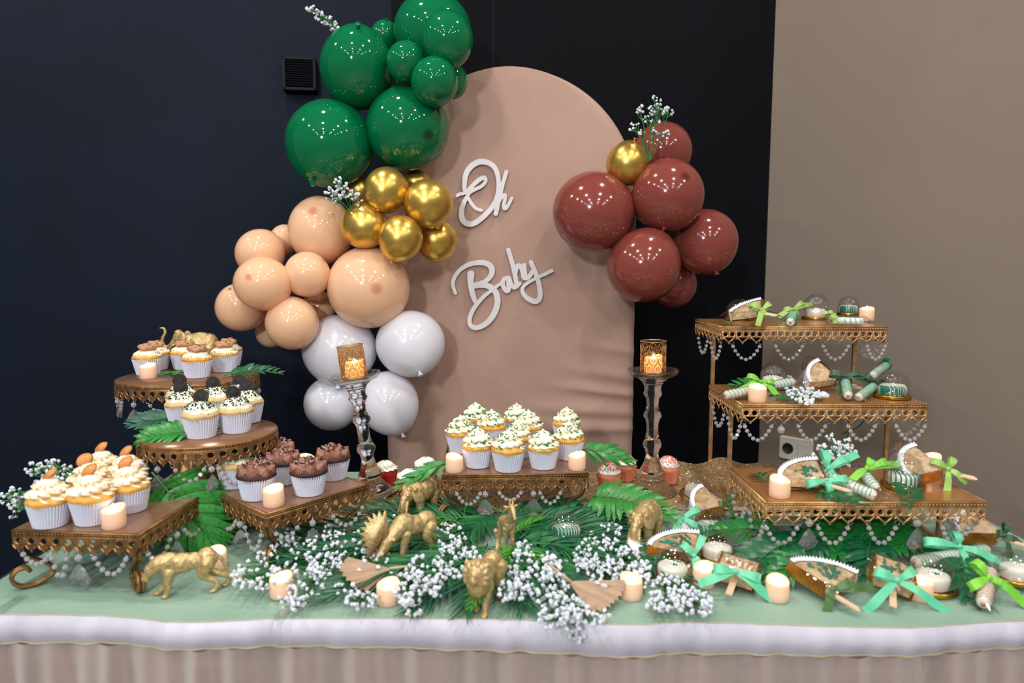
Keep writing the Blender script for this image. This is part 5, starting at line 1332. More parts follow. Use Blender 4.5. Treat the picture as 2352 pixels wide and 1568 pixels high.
# dried palm spears
def spear(label, apex, mid, lift, spread, n, lens, up):
    a, m_ = V(apex), V(mid); X = frame(a, m_ - a, up); L = (m_ - a).length
    t = thing('dried_palm_spear', label, 'dried leaf', X=X)
    mb = MB(); vs_ = [(0, 0, 0)]; k2 = 2 * n
    for k in range(k2 + 1):
        f = k / k2; ang = math.radians(spread * (f - 0.5)); r = L * interp([0, .3, .5, .7, 1], lens, f) * (1.0 if k % 2 == 0 else 0.955); z = 0.0045 if k % 2 else -0.0005
        for q in (0.35, 0.7, 1.0): vs_.append((r * q * math.cos(ang), r * q * math.sin(ang), z * q))
    fs_ = []
    for k in range(k2):
        b = 1 + 3 * k; fs_ += [(0, b, b + 3), (b, b + 1, b + 4, b + 3), (b + 1, b + 2, b + 5, b + 4)]
    mb.add(vs_, fs_); mb.build('pleated_blade', 'dried', t, False)
    mb = MB(); mb.tube([(0.004, 0, 0.001), (-0.02, 0.004, 0.003), (-0.045, 0.010, 0.006)], [0.003, 0.0024, 0.002], 6); mb.build('stalk', 'dried', t)
spear('pleated dried palm fan lying behind the tealight below the moose', P_(900, 1305, T + .030), P_(790, 1328, T + .030), 0, 64, 9, [0.95, 1.08, 1.0, 0.9, 0.80], (0.05, -0.55, 0.83))
spear('pleated dried palm fan at the table edge beside a tealight', P_(1306, 1334, T + .035), P_(1410, 1386, T + .012), 0, 66, 10, [0.80, 0.95, 1.0, 1.10, 1.22], (-0.05, -0.45, 0.88))

# ------------------------------------------------------------ sprays of small white flowers
_bl = MB(); _rb = random.Random(5)
for k in range(11):                        # a flower head is a knot of little petals
    q = V((_rb.gauss(0, 1), _rb.gauss(0, 1), _rb.gauss(0, 1))).normalized() if k else V((0, 0, 0))
    r_ = _rb.uniform(0.36, 0.50) if k else 0.62
    L_ = Matrix.Translation(q * 0.66) @ q.to_track_quat('Z', 'Y').to_matrix().to_4x4() @ Matrix.Diagonal((r_, r_ * 0.8, r_ * 0.6, 1)) if k else Matrix.Scale(r_, 4)
    _bl.ell((0, 0, 0), (1, 1, 1), 6, 4, L_)
BLO = _bl.mesh('blossom', ['blossom'])
def spray(label, base, blobs, fn, hr, br=0.0050, twig=0.0008, toward=None):
    """Stems fan out from base to the blobs (centre px, radii px, count); fn turns a pixel and a height into a point."""
    t = thing('flower_spray', label, 'flowers', base); mb = MB(); base = V(base)
    br *= 0.82
    for (cx, cy, rx, ry, n) in blobs:
        n = int(n * 1.4) if n > 11 else n
        node = fn(cx, cy, hr[0] * 0.6); mid = base.lerp(node, 0.6) + V((R.uniform(-.006, .006), 0, 0.006))
        mb.tube([q - base for q in spline([base, mid, node], 5)], twig * 1.3, 4)
        for k in range(n):
            while True:
                a, b = R.uniform(-1, 1), R.uniform(-1, 1)
                if a * a + b * b < 1: break
            p = fn(cx + a * rx, cy + b * ry, R.uniform(*hr)); s = br * R.uniform(0.75, 1.2)
            st = base.lerp(node, R.uniform(0.72, 1.0))
            mb.tube([st - base, (st * 0.45 + p * 0.55) - base + V((0, 0, -0.003)), p - base], twig * 0.8, 3)
            obj('blossom', BLO, t, Matrix.Translation(p - base) @ Euler((R.uniform(0, 6), R.uniform(0, 6), R.uniform(0, 6))).to_matrix().to_4x4() @ Matrix.Scale(s, 4))
    mb.build('stems', 'stem', t); return t
def tz(px, py, h): return onz(px, py, T + h)
spray('white flower spray nearest the gold lioness, running to the half-buried tealight', tz(800, 1300, .02), [(590, 1320, 50, 40, 34), (640, 1270, 50, 40, 40), (700, 1345, 45, 40, 34), (670, 1385, 36, 20, 14), (720, 1300, 50, 36, 36), (560, 1330, 30, 26, 12)], tz, (.010, .040))
spray('white flower spray below the cornerwise stand, in front of the needles', tz(880, 1250, .02), [(700, 1235, 60, 26, 26), (760, 1240, 50, 34, 36), (810, 1275, 50, 40, 46), (850, 1225, 40, 32, 34), (860, 1280, 36, 26, 26), (740, 1290, 44, 30, 26)], tz, (.012, .045))
spray('white flower sprig between the two gold animals at the sequin edge', tz(940, 1215, .02), [(920, 1195, 34, 12, 14), (862, 1210, 20, 14, 6)], tz, (.020, .045))
spray('white flower spray between the moose and the lion', tz(1000, 1260, .02), [(1035, 1225, 36, 34, 34), (1050, 1285, 56, 40, 66), (980, 1310, 50, 36, 44), (940, 1350, 36, 40, 36), (1000, 1345, 36, 26, 24), (1096, 1300, 20, 22, 12)], tz, (.015, .050), 0.0054)
spray('white flowers around the tealight below the moose', tz(850, 1330, .015), [(800, 1350, 34, 20, 14), (830, 1375, 40, 24, 20), (950, 1400, 20, 24, 12), (905, 1325, 16, 14, 8)], tz, (.008, .030))
spray('white flower spray just past the lion towards the striped dome', tz(1240, 1270, .02), [(1200, 1265, 24, 26, 20), (1230, 1300, 60, 36, 62), (1190, 1345, 44, 34, 46), (1275, 1300, 30, 26, 22), (1170, 1370, 26, 14, 10)], tz, (.015, .050), 0.0054)
spray('white flower spray hanging over the table edge', tz(1260, 1320, .02), [(1270, 1335, 40, 28, 30), (1255, 1370, 40, 24, 28), (1310, 1390, 40, 30, 34), (1360, 1415, 40, 20, 18), (1270, 1420, 36, 24, 22)], tz, (.010, .040))
def over(px, py, h): p = ony(px, py, EW[8].y - 0.028 - h); return p
spray('drooping tips of white flowers in front of the white skirt band', over(1300, 1405, .0), [(1310, 1430, 36, 16, 16), (1325, 1460, 20, 18, 10)], over, (.004, .02))
spray('white flower spray between the striped dome and the second elephant', tz(1400, 1255, .02), [(1395, 1225, 44, 24, 26), (1370, 1270, 54, 40, 60), (1440, 1290, 50, 34, 50), (1390, 1320, 44, 26, 26), (1345, 1290, 30, 24, 18), (1480, 1310, 24, 24, 14)], tz, (.015, .045))
spray('white flower spray in front of the domed white cookie at the table edge', tz(1560, 1345, .015), [(1530, 1345, 50, 26, 32), (1520, 1385, 40, 20, 26), (1590, 1380, 44, 32, 40), (1625, 1395, 16, 24, 12)], tz, (.008, .034))
LY = onz(117, 1216, T + HS).y + 0.13
def lw(px, py, h): return ony(px, py, LY + h)
spray('white flower spray on green stems sticking out behind the caramel cupcakes', lw(225, 1098, 0), [(75, 1075, 26, 16, 14), (118, 1072, 26, 18, 16), (30, 1140, 34, 22, 22), (95, 1120, 40, 22, 18), (150, 1090, 24, 24, 12), (60, 1160, 44, 20, 18), (30, 1178, 16, 12, 6), (110, 1095, 40, 16, 12)], lw, (-.03, .03), 0.0046, 0.0009)
def mt(px, py, h): p = onz(px, py, LM + h); return p
spray('small white flower sprig lying on the middle riser step', onz(1800, 890, LM + .015), [(1812, 882, 14, 18, 16), (1855, 905, 46, 15, 40), (1850, 922, 18, 8, 8), (1895, 905, 18, 10, 10)], lambda x, y, h: onz(x, y, LM + h), (.008, .020), 0.0062)
BY = 0.30
spray('white flower sprig standing behind the sweets on the lowest riser step', ony(1925, 1088, BY), [(1910, 1030, 34, 20, 26), (1890, 1050, 26, 14, 10), (1945, 1035, 24, 20, 14), (1908, 1002, 9, 8, 4), (1946, 1010, 5, 3, 2), (1930, 1060, 28, 14, 12)], lambda x, y, h: ony(x, y, BY + h), (-.015, .015), 0.0058)
GY = 0.90
spray('white flower sprig sticking out above the green balloons beside the vent', ony(800, 80, 0.97), [(716, 22, 13, 10, 9), (735, 36, 16, 10, 11), (752, 48, 16, 10, 11), (770, 62, 14, 10, 10)], lambda x, y, h: ony(x, y, 0.98 + h), (-.02, .02), 0.0066)
spray('white flower sprig tucked between the peach and the gold balloons', ony(806, 486, 0.86), [(760, 440, 18, 10, 14), (782, 420, 14, 14, 14), (800, 445, 26, 18, 24), (770, 460, 22, 14, 12), (822, 458, 14, 14, 10)], lambda x, y, h: ony(x, y, 0.86 + h), (-.03, .02), 0.0056)
spray('white flower sprig standing on top of the brown balloons', ony(1492, 372, 0.90), [(1510, 225, 12, 8, 6), (1468, 250, 14, 10, 9), (1512, 252, 24, 14, 18), (1535, 258, 14, 14, 8), (1495, 275, 22, 12, 12), (1460, 292, 16, 10, 7), (1522, 305, 18, 10, 10), (1475, 302, 16, 6, 5), (1500, 300, 14, 8, 5)], lambda x, y, h: ony(x, y, 0.90 + h), (-.03, .03), 0.0052, 0.0011)

# ------------------------------------------------------------ wrapped sweets
def bow(par, m, X, size=1.0, tails=((-0.7, -0.9), (0.6, -1.0)), loops=((-1, .34), (1, .34)), w=0.0125):
    """Ribbon bow: knot, two looped wings and two tails, drawn in its own X-Y plane, facing +Z."""
    mb = MB(); L = 0.026 * size; w *= size
    def strip(pts, ws):
        pts = [V(p) for p in pts]; vs_ = []
        for k, p in enumerate(pts):
            t = pts[min(k + 1, len(pts) - 1)] - pts[max(k - 1, 0)]; t.z = 0
            if t.length < 1e-7: t = V((1, 0, 0))
            t.normalize(); nn = V((-t.y, t.x, 0)); tw = 0.0012 * math.sin(k * 1.1)
            vs_ += [p + nn * ws[k] / 2 + V((0, 0, tw)), p - nn * ws[k] / 2 - V((0, 0, tw))]
        mb.add(vs_, [(2 * k, 2 * k + 1, 2 * k + 3, 2 * k + 2) for k in range(len(pts) - 1)], 0, X)
    for lx, ly in loops:
        d = V((lx, ly, 0)) * L
        front = [(0, 0, .002), (d.x * .35, d.y * .35, .008), (d.x * .75, d.y * .75, .010), (d.x, d.y, .006), (d.x * 1.06, d.y * 1.06, 0)]
        bk = [(d.x * 1.06, d.y * 1.06, 0), (d.x * .9, d.y * .9 - .002, -.005), (d.x * .5, d.y * .5 - .002, -.006), (0, 0, -.001)]
        strip(spline(front, 3), [w * (0.35 + 0.75 * min(1, k / 6)) for k in range(13)]); strip(spline(bk, 3), [w * (1.1 - 0.75 * k / 9) for k in range(10)])
    for tx, ty in tails:
        d = V((tx, ty, 0)) * L * 1.25
        pts = spline([(0, 0, .001), (d.x * .4, d.y * .35, .007), (d.x * .8, d.y * .8, .003), (d.x * 1.1, d.y * 1.1, 0)], 4)
        strip(pts, [w * (0.4 + 0.6 * min(1, k / 4)) for k in range(len(pts))])
    mb.ell((0, 0, 0.003), (w * 0.36, w * 0.36, 0.0045), 10, 7, X)
    return mb.build('bow', m, par)
def camf(loc, roll=0.0, lean=0.55, tow=None):
    """Frame at loc whose X-Y plane leans back from upright and looks towards the room's middle."""
    z = V((0, -math.cos(lean), math.sin(lean))); x = V((1, 0, 0)); y = z.cross(x)
    return basis(V(loc), x, y, z) @ Matrix.Rotation(roll, 4, 'Z')
def crispy_body(par, P, th, m='crisp', nm='crisp_body'):
    """A slab of puffed rice with knobbly faces; P(u, v) maps the unit square to its plan."""
    mb = MB(); nu, nv = 22, 18
    def h(u, v, s):
        x, y = P(u, v); e = min(1, min(u, 1 - u, v, 1 - v) * 9)
        q = noise.noise(V((x * 330, y * 330, s * 5))) * 0.0016 + noise.noise(V((x * 140, y * 140, s * 9))) * 0.0014
        return (x, y, (th if s > 0 else 0) + (q - 0.003 * (1 - e)) * (1 if s > 0 else -0.3))
    mb.grid(lambda u, v: h(u, v, 1), nu, nv); mb.grid(lambda u, v: h(1 - u, v, -1), nu, nv)
    rim_ = [(k / nu, 0) for k in range(nu)] + [(1, k / nv) for k in range(nv)] + [(1 - k / nu, 1) for k in range(nu)] + [(0, 1 - k / nv) for k in range(nv)]
    n = len(rim_); vs_ = []
    for (u, v) in rim_:
        a, b = V(h(u, v, 1)), V(h(u, v, -1)); m_ = (a + b) / 2; c = V(P(0.5, 0.5)).to_3d(); d = (m_ - c); d.z = 0; d.normalize()
        for t in (0, .3, .7, 1): vs_.append(a.lerp(b, t) + d * (0.002 * math.sin(PI * t) + 0.0012 * noise.noise(a * 300 + V((0, 0, t * 4)))))
    mb.add(vs_, [(4 * i + k, 4 * ((i + 1) % n) + k, 4 * ((i + 1) % n) + k + 1, 4 * i + k + 1) for i in range(n) for k in range(3)])
    return mb.build(nm, m, par)
def squiggle(par, P, th, m, n, r, nm='icing', seed=1, span=(0.15, 0.85)):
    rr = random.Random(seed); mb = MB()
    for k in range(n):
        u0, v0 = rr.uniform(*span), rr.uniform(0.25, 0.8); pts = []
        dx, dy = rr.uniform(-.05, .05), rr.uniform(-.30, .30)
        for j in range(5):
            t = j / 4 - .5; x, y = P(min(.95, max(.05, u0 + dx * t * 2 + rr.uniform(-.02, .02))), min(.95, max(.05, v0 + dy * t))); pts.append((x, y, th + 0.0012))
        mb.tube(spline(pts, 3), r * rr.uniform(.6, 1.3), 5)
    return tag(mb.build(nm, m, par), kind='stuff')
def fan_treat(label, apex, head, z0, z1, up, Rr=0.082, spread=84, ribbon='mint', iced='greenchoc', ice_n=16, stick_a=0.0, bowX=None, btails=((-.7, -.9), (.6, -1)), bloops=((-1, .34), (1, .34)), paper_side=1, rollpap=1.0, bsize=1.0, with_bag=True):
    """Fan-shaped crisped rice treat on a stick in gold paper and cellophane, tied with a bow at its point."""
    a, h = onz(apex[0], apex[1], z0), onz(head[0], head[1], z1)
    Rr = (h - a).length if Rr is None else Rr
    X = frame(a, h - a, up); t = thing('wrapped_crisp_fan', label, 'sweet', X=X); th = 0.022
    hs = math.radians(spread / 2)
    def P(u, v):
        an = hs * (1 - 2 * u); r = 0.012 + (Rr - 0.012) * v; return (r * math.cos(an), r * math.sin(an))
    crispy_body(t, P, th)
    if iced: squiggle(t, P, th, iced, ice_n, 0.0026, seed=len(label))
    if iced == 'greenchoc': squiggle(t, P, th, 'goldflake', 5, 0.0010, 'gold_flakes', 3, (0.3, 0.7))
    mb = MB(); n = 44                      # white frilled paper round the arc
    vs_ = []
    for k in range(n + 1):
        an = hs * 1.06 * (1 - 2 * k / n); q = 0.0014 if k % 2 else -0.0014
        for r, z in ((Rr * 0.93, th + 0.0012), (Rr + 0.003 + q, th + 0.004 + q), (Rr + 0.004 + q, -0.001)): vs_.append((r * math.cos(an), r * math.sin(an), z))
    mb.add(vs_, [f for k in range(n) for f in ((3 * k, 3 * k + 1, 3 * k + 4, 3 * k + 3), (3 * k + 1, 3 * k + 2, 3 * k + 5, 3 * k + 4))]); mb.build('paper_frill', 'frill', t, False)
    mb = MB(); n = 26                      # gold pleated paper along one flank and underneath
    an = hs * 1.05 * paper_side; vs_ = []
    for k in range(n + 1):
        r = 0.010 + (Rr + 0.004 - 0.010) * k / n; q = 0.0013 if k % 2 else -0.0013; nx, ny = -math.sin(an) * paper_side, math.cos(an) * paper_side
        for o_, z in ((0.0015, th * 0.98), (0.006 * k / n * rollpap + 0.002, th * 0.4), (0.004, -0.003), (-0.012, -0.0035)): vs_.append((r * math.cos(an) + nx * (o_ + q), r * math.sin(an) + ny * (o_ + q), z))
    mb.add(vs_, [(4 * k + j, 4 * k + j + 1, 4 * k + 5 + j, 4 * k + 4 + j) for k in range(n) for j in range(3)])
    n = 24; vs_ = [(0.004, 0, -0.003)]
    for k in range(n + 1):
        b = hs * 1.1 * (1 - 2 * k / n); q = 0.0012 if k % 2 else -0.0006; vs_.append(((Rr + 0.003) * math.cos(b), (Rr + 0.003) * math.sin(b), -0.003 + q))
    mb.add(vs_, [(0, k + 1, k + 2) for k in range(n)]); mb.build('gold_paper', 'goldpaper', t, False)
    if with_bag:
        mb = MB(); wv = lambda u, v, s: 0.0014 * math.sin(9 * u + 5 * v + s * 2) + 0.0012 * math.sin(23 * v + 7 * u)
        def bag(s):
            def f(u, v):
                x = -0.004 + (Rr + 0.022) * v; hw = (0.010 + (Rr * math.sin(hs) + 0.004) * min(1, v * 1.25) ** 0.8); tk = math.sin(PI * min(1, v * 1.02)) ** 0.6
                return (x, hw * (2 * u - 1), th / 2 + s * ((th / 2 + 0.004) * tk * (1 - 0.35 * abs(2 * u - 1) ** 4)) + wv(u, v, s))
            return f
        mb.grid(bag(1), 14, 14); mb.grid(bag(-1), 14, 14); mb.build('cellophane_bag', 'film', t)
    mb = MB(); L = 0.052; mb.box((-L / 2 + 0.006, 0, th * 0.45), (L, 0.0105, 0.0028)); mb.ell((-L + 0.006, 0, th * 0.45), (0.005, 0.00525, 0.0014), 12, 4)
    mb.build('stick', 'stick', t, False, Matrix.Rotation(stick_a, 4, 'Z'))
    loc = X.inverted() @ camf(X @ V((0.0, 0, th * 0.5 + 0.006)), bowX or 0.0)
    bow(t, ribbon, loc, bsize, btails, bloops); return t
def square_treat(label, base, head, z0, z1, up, iced, ribbon, W=0.060, L=0.048, th=0.030, stick_dir=0.0, roll=0.0, bt=((-.8, -.6), (.9, -.7)), bl=((-1, .3), (1, .3))):
    a, h = onz(base[0], base[1], z0), onz(head[0], head[1], z1); X = frame(a, h - a, up); t = thing('wrapped_crisp_square', label, 'sweet', X=X)
    P = lambda u, v: (0.012 + L * v, W / 2 * (1 - 2 * u))
    crispy_body(t, P, th)
    squiggle(t, P, th, iced[0], iced[1], 0.0016 if iced[0] != 'greenchoc' else 0.0022, seed=7)
    if iced[0] == 'greenchoc': squiggle(t, P, th, 'goldflake', 6, 0.0012, 'gold_flakes', 5)
    else: squiggle(t, P, th, 'whitechoc', 10, 0.0026, 'white_icing', 9)
    mb = MB(); vs_ = []; n = 20
    for k in range(n + 1):
        q = 0.001 if k % 2 else -0.001; x = 0.010 + (L + 0.004) * k / n
        for y, z in ((W / 2 + 0.002 + q, th + 0.001), (W / 2 + 0.003 + q, -0.001), (-W / 2 - 0.003 + q, -0.002), (-W / 2 - 0.002 - q, th + 0.001)): vs_.append((x, y, z))
    mb.add(vs_, [(4 * k + j, 4 * k + j + 1, 4 * k + 5 + j, 4 * k + 4 + j) for k in range(n) for j in range(3)]); mb.build('gold_paper', 'goldpaper', t, False)
    mb = MB()
    for s in (-1, 1):
        mb.grid(lambda u, v: (-0.004 + (L + 0.036) * v, (0.012 + (W / 2 - 0.004) * min(1, v * 3)) * (2 * u - 1), th / 2 + s * (th / 2 + 0.004) * math.sin(PI * min(1, v)) ** 0.5 * (1 - 0.2 * abs(2 * u - 1) ** 4) + 0.0012 * math.sin(17 * v + 5 * u)), 12, 12)
    mb.build('cellophane_bag', 'film', t)
    mb = MB(); mb.box((-0.014, 0, th * 0.4), (0.058, 0.0105, 0.0028)); mb.build('stick', 'stick', t, False, Matrix.Rotation(stick_dir, 4, 'Z'))
    bow(t, ribbon, X.inverted() @ camf(X @ V((0.002, 0, th * 0.5 + 0.016)), roll), 1.15, bt, bl); return t
def pretzel(label, a, b, za, zb, ribbon, bow_at=0.55, r=0.0085, cols=('whitechoc', 'mintchoc'), pitch=0.006, brl=0.0, bt=((-.6, -1), (.7, -.9)), bl=((-1, .34), (1, .34)), bs=0.9, cap=True, Lmax=None):
    """Dipped pretzel rod with spiral icing in a cellophane sleeve, tied with a ribbon."""
    a, b = onz(a[0], a[1], za), onz(b[0], b[1], zb); L = (b - a).length; X = frame(a, b - a, (0, 0, 1)); t = thing('wrapped_pretzel_rod', label, 'sweet', X=X)
    Xr = Matrix.Rotation(PI / 2, 4, 'Y')
    mb = MB(); mb.lathe([(0, 0), (r * .5, 0.0006), (r * .9, 0.003), (r, 0.007), (r, L - 0.006), (r * .8, L - 0.002), (0, L)], 18, Xr); mb.build('dipped_rod', cols[0], t)
    pitch = max(pitch, .0078); mb = MB(); n = int(L / pitch)
    mb.tube([((k / 10) * pitch + 0.006, (r + .0004) * math.cos(2 * PI * k / 10), (r + .0004) * math.sin(2 * PI * k / 10)) for k in range(max(2, (n - 1)) * 10)], 0.0012, 5); mb.build('spiral_icing', cols[1], t)
    if cap:
        mb = MB(); mb.lathe([(0, -0.0012), (r * .34, -0.0010), (r * .36, 0.0012), (0, 0.001)], 10, Xr); mb.build('pretzel_core', 'wafer', t)
    mb = MB(); m_ = 16
    def sl(u, v):
        x = -0.016 + (L + 0.034) * v; fl = max(0, 0.12 - v) / 0.12 + max(0, v - 0.88) / 0.12
        a_ = 2 * PI * u; rr = r + 0.0030 + 0.0012 * math.sin(3 * a_ + 20 * v); sq = 1 - 0.75 * fl
        return (x, rr * math.cos(a_) * (1 + 0.9 * fl), rr * math.sin(a_) * sq)
    mb.grid(sl, m_, 18); mb.build('cellophane_sleeve', 'film', t)
    p = X @ V((L * bow_at, 0, r + 0.004)); bow(t, ribbon, X.inverted() @ camf(p, brl, 0.7), bs, bt, bl)
    mb = MB(); mb.tube([(L * bow_at, (r + .0034) * math.cos(q), (r + .0034) * math.sin(q)) for q in [2 * PI * j / 16 for j in range(16)]], 0.0022, 5, closed=True); mb.build('ribbon_band', ribbon, t)
    return t
def dome(px, py, z, where, look, br=0.037, hgt=0.056, tiltx=0.0, tilty=0.0, rz=0.0, kind='green', tip=None):
    """Clear dome on a gold tray (one thing) and the iced cookie inside it (another)."""
    p = onz(px, py, z); k = br / 0.037; X = Matrix.Translation((p.x, p.y, z + 0.0005)) @ Euler((tiltx, tilty, rz)).to_matrix().to_4x4()
    if tiltx or tilty: X = Matrix.Translation((0, 0, br * max(abs(math.sin(tiltx)), abs(math.sin(tilty))))) @ X
    t = thing('cookie_dome', 'clear gold-tray dome ' + where, 'sweet box', X=X)
    mb = MB(); mb.lathe([(0, 0), (.033 * k, 0), (.036 * k, .001), (.037 * k, .003), (.0355 * k, .0045), (.037 * k, .006), (.036 * k, .0078), (.0335 * k, .0082), (.032 * k, .005), (0, .0045)], 48, None, 0, lambda r, z_, a, kk, i: (r * (1 + (.006 if i % 2 else -.006) * (kk in (3, 4, 5))), z_)); mb.build('gold_tray', 'gbase', t)
    R1 = .0325 * k; hh = hgt - R1
    mb = MB(); mb.lathe([(.0345 * k, .0075), (R1, .009), (R1, max(.012, hh))] + [(R1 * math.cos(a), hh + R1 * math.sin(a)) for a in [PI / 2 * j / 12 for j in range(1, 12)]] + [(0, hh + R1)], 40); mb.build('dome_lid', 'dome', t)
    c = thing('iced_cookie', look + ' cookie inside the dome ' + where, 'cookie', X=X @ Matrix.Translation((0, 0, .0055)))
    rc, hc = .0255 * k, .0225; base = {'green': 'greenchoc', 'white': 'whitechoc', 'lace': 'whitechoc', 'drip': 'whitechoc', 'crust': 'whitechoc'}[kind]
    prof = [(0, 0), (rc - .002, 0), (rc, .002), (rc, hc - .006), (rc - .0016, hc - .002), (rc - .006, hc), (0, hc)]
    mb = MB(); mb.lathe(prof, 36, None, 0, (lambda r, z_, a, kk, i: (r * (1 + .02 * math.sin(9 * a + kk)), z_ + .0012 * math.sin(5 * a + 2 * kk) * (kk > 3))) if kind == 'crust' else None); mb.build('dipped_cookie', base, c)
    def over_(x0, ang, m, r, mbb):
        ca, sa = math.cos(ang), math.sin(ang); hw = math.sqrt(max(0, (rc + .0005) ** 2 - x0 * x0)); pts = [(x0, -hw, .002), (x0, -hw, hc - .004), (x0, -hw + .005, hc + .0004), (x0, hw - .005, hc + .0004), (x0, hw, hc - .004), (x0, hw, .002)]
        mbb.tube([(x * ca - y * sa, x * sa + y * ca, q) for x, y, q in pts], r, 5)
    if kind == 'green':
        mb = MB()
        for k_ in range(-4, 5): over_(k_ * rc / 4.6, 0.35 + 0.05 * math.sin(k_ * 3), 0, .00075, mb)
        mb.build('drizzle', 'whitechoc', c)
        mb = MB(); rr = random.Random(px)
        for _ in range(6): mb.ell((rr.uniform(-.009, .009), rr.uniform(-.009, .009), hc + .0016), (.0016, .0016, .0016), 8, 5)
        tag(mb.build('sugar_pearls', 'pearl', c), kind='stuff')
    if kind == 'lace':
        pass
    if kind == 'drip':
        mb = MB()
        for k_ in range(-4, 5): over_(k_ * rc / 5.2, 0.12 * k_, 0, .0014, mb)
        mb.build('drizzle', 'greenchoc', c)
    if kind in ('white', 'drip', 'crust', 'lace'):
        mb = MB(); rr = random.Random(px + 1)
        for _ in range(9): mb.ell((rr.uniform(-.010, .010), rr.uniform(-.010, .010), hc + .0016), (.0017, .0017, .0017), 8, 5)
        tag(mb.build('sugar_pearls', 'pearl', c), kind='stuff')
    if kind == 'white':
        mb = MB(); mb.ell((.003, -.001, hc), (.009, .0055, .0016), 12, 5, Matrix.Rotation(-.5, 4, 'Z')); mb.build('green_leaf_icing', 'greenchoc', c)
    return t
UPT = (0, -0.45, 0.89)
# top step
dome(1697, 735, LH, 'first on the top riser step', 'green white-striped', .038, .058, kind='green')
fan_treat('wrapped crisp fan tied with a pale green bow behind the dome on the top step', (1752, 728), (1690, 716), LH + .028, LH + .034, (0, -.75, .66), .070, 76, 'sagebow', None, stick_a=0.0, bowX=.05, btails=((-.45, -1.1), (.15, -.5)), bloops=((-.85, .55), (.85, .55)), paper_side=-1, bsize=1.0)
pretzel('wrapped pretzel rod pointing forward on the top step, tied in pale green', (1815, 741), (1826, 712), LH + .010, LH + .018, 'sagebow', .62, .0095, pitch=.007, bt=((-1.2, -.6), (1.4, .5)), bl=((-.9, -.2), (1, .7)), bs=1.1)
dome(1873, 733, LH, 'in the middle of the top riser step', 'white coconut-crusted', .037, .070, kind='crust')
dome(1948, 724, LH, 'beside the tealight on the top riser step', 'green white-striped', .034, .058, kind='green')
pretzel('wrapped pretzel rod lying across in front of the dome near the top tealight', (1984, 738), (1915, 736), LH + .018, LH + .018, 'sagebow', .98, .0085, pitch=.011, bt=((-.2, -.8), (-.9, .3)), bl=((-.8, .2), (-.6, -.6)), bs=.8, cap=False)
# middle step
dome(1775, 892, LM, 'behind the lime bow on the middle riser step', 'white crusted', .035, .062, kind='crust')
pretzel('wrapped pretzel rod with a lime bow reaching over the edge of the middle step', (1664, 908), (1822, 876), LM + .012, LM + .030, 'lime', .52, .0092, pitch=.010, brl=.0, bt=((-1.3, -.5), (.9, -1.0)), bl=((-1, .5), (1, -.1)), bs=1.05)
fan_treat('wrapped crisp fan with ruffled gold paper at the back of the middle step', (1926, 884), (1862, 866), LM + .016, LM + .030, (0.1, -.62, .78), .072, 72, 'olive', None, stick_a=0, bowX=-.3, btails=((-.1, -1.2), (.5, -.8)), bloops=((-.5, .5), (.4, -.5)), paper_side=-1, bsize=.9)
pretzel('wrapped pretzel rod standing forward beside the white flowers on the middle step', (1948, 910), (1941, 872), LM + .012, LM + .030, 'forest', .85, .0092, pitch=.007, bt=((1.3, -.5), (1.5, -.2)), bl=((-1.1, .25), (1.2, .2)), bs=1.15)
pretzel('wrapped pretzel rod lying slantwise in front of the green striped dome, middle step', (1971, 913), (2008, 886), LM + .010, LM + .020, 'forest', .95, .0088, pitch=.006, bt=((.6, -.4), (1.0, .2)), bl=((-.9, .4), (.9, .2)), bs=.85)
dome(2049, 913, LM, 'at the outer end of the middle riser step', 'green white-laced', .039, .062, kind='green')
pretzel('wrapped pretzel rod with a green tip leaning behind the outer dome, middle step', (2004, 862), (2036, 838), LM + .034, LM + .046, 'greenchoc', .95, .0088, pitch=.008, bt=((.3, .2), (.4, -.1)), bl=((-.3, .2), (.3, .2)), bs=.6, cap=False)
# lowest step
fan_treat('wrapped crisp fan beside the tealight on the lowest step, tied with a mint bow', (1896, 1122), (1832, 1096), LT + .010, LT + .016, (0, -.32, .95), .080, 84, 'mint', 'greenchoc', 14, stick_a=.15, bowX=-.05, btails=((.25, -.95), (.1, -.5)), bloops=((-1.35, -.35), (1.5, .15)), paper_side=-1)
pretzel('striped wrapped pretzel rod with a mint bow in the middle of the lowest step', (2012, 1140), (1896, 1090), LT + .010, LT + .024, 'mint', .97, .0098, pitch=.0042, bt=((1.6, .75), (.25, -1.1)), bl=((.0, 1.2), (1.3, .7)), bs=1.15)
pretzel('wrapped pretzel rod with a lime bow behind the striped one on the lowest step', (2012, 1122), (1978, 1080), LT + .012, LT + .030, 'lime', .75, .0095, pitch=.006, brl=.1, bt=((-1.3, -.7), (1.8, .1)), bl=((.5, .6), (1.5, .3)), bs=1.1)
dome(2073, 1118, LT, 'at the front of the lowest riser step', 'white green-drizzled', .039, .066, kind='drip')
fan_treat('wrapped crisp fan at the back of the lowest step, tied in pale green', (2172, 1094), (2100, 1078), LT + .018, LT + .024, (-0.05, -.36, .93), .082, 84, 'sagebow', None, stick_a=0.0, bowX=-.12, btails=((-.35, -1.8), (.9, -.6)), bloops=((-1.0, .45), (.45, .85)), paper_side=1, bsize=1.05)
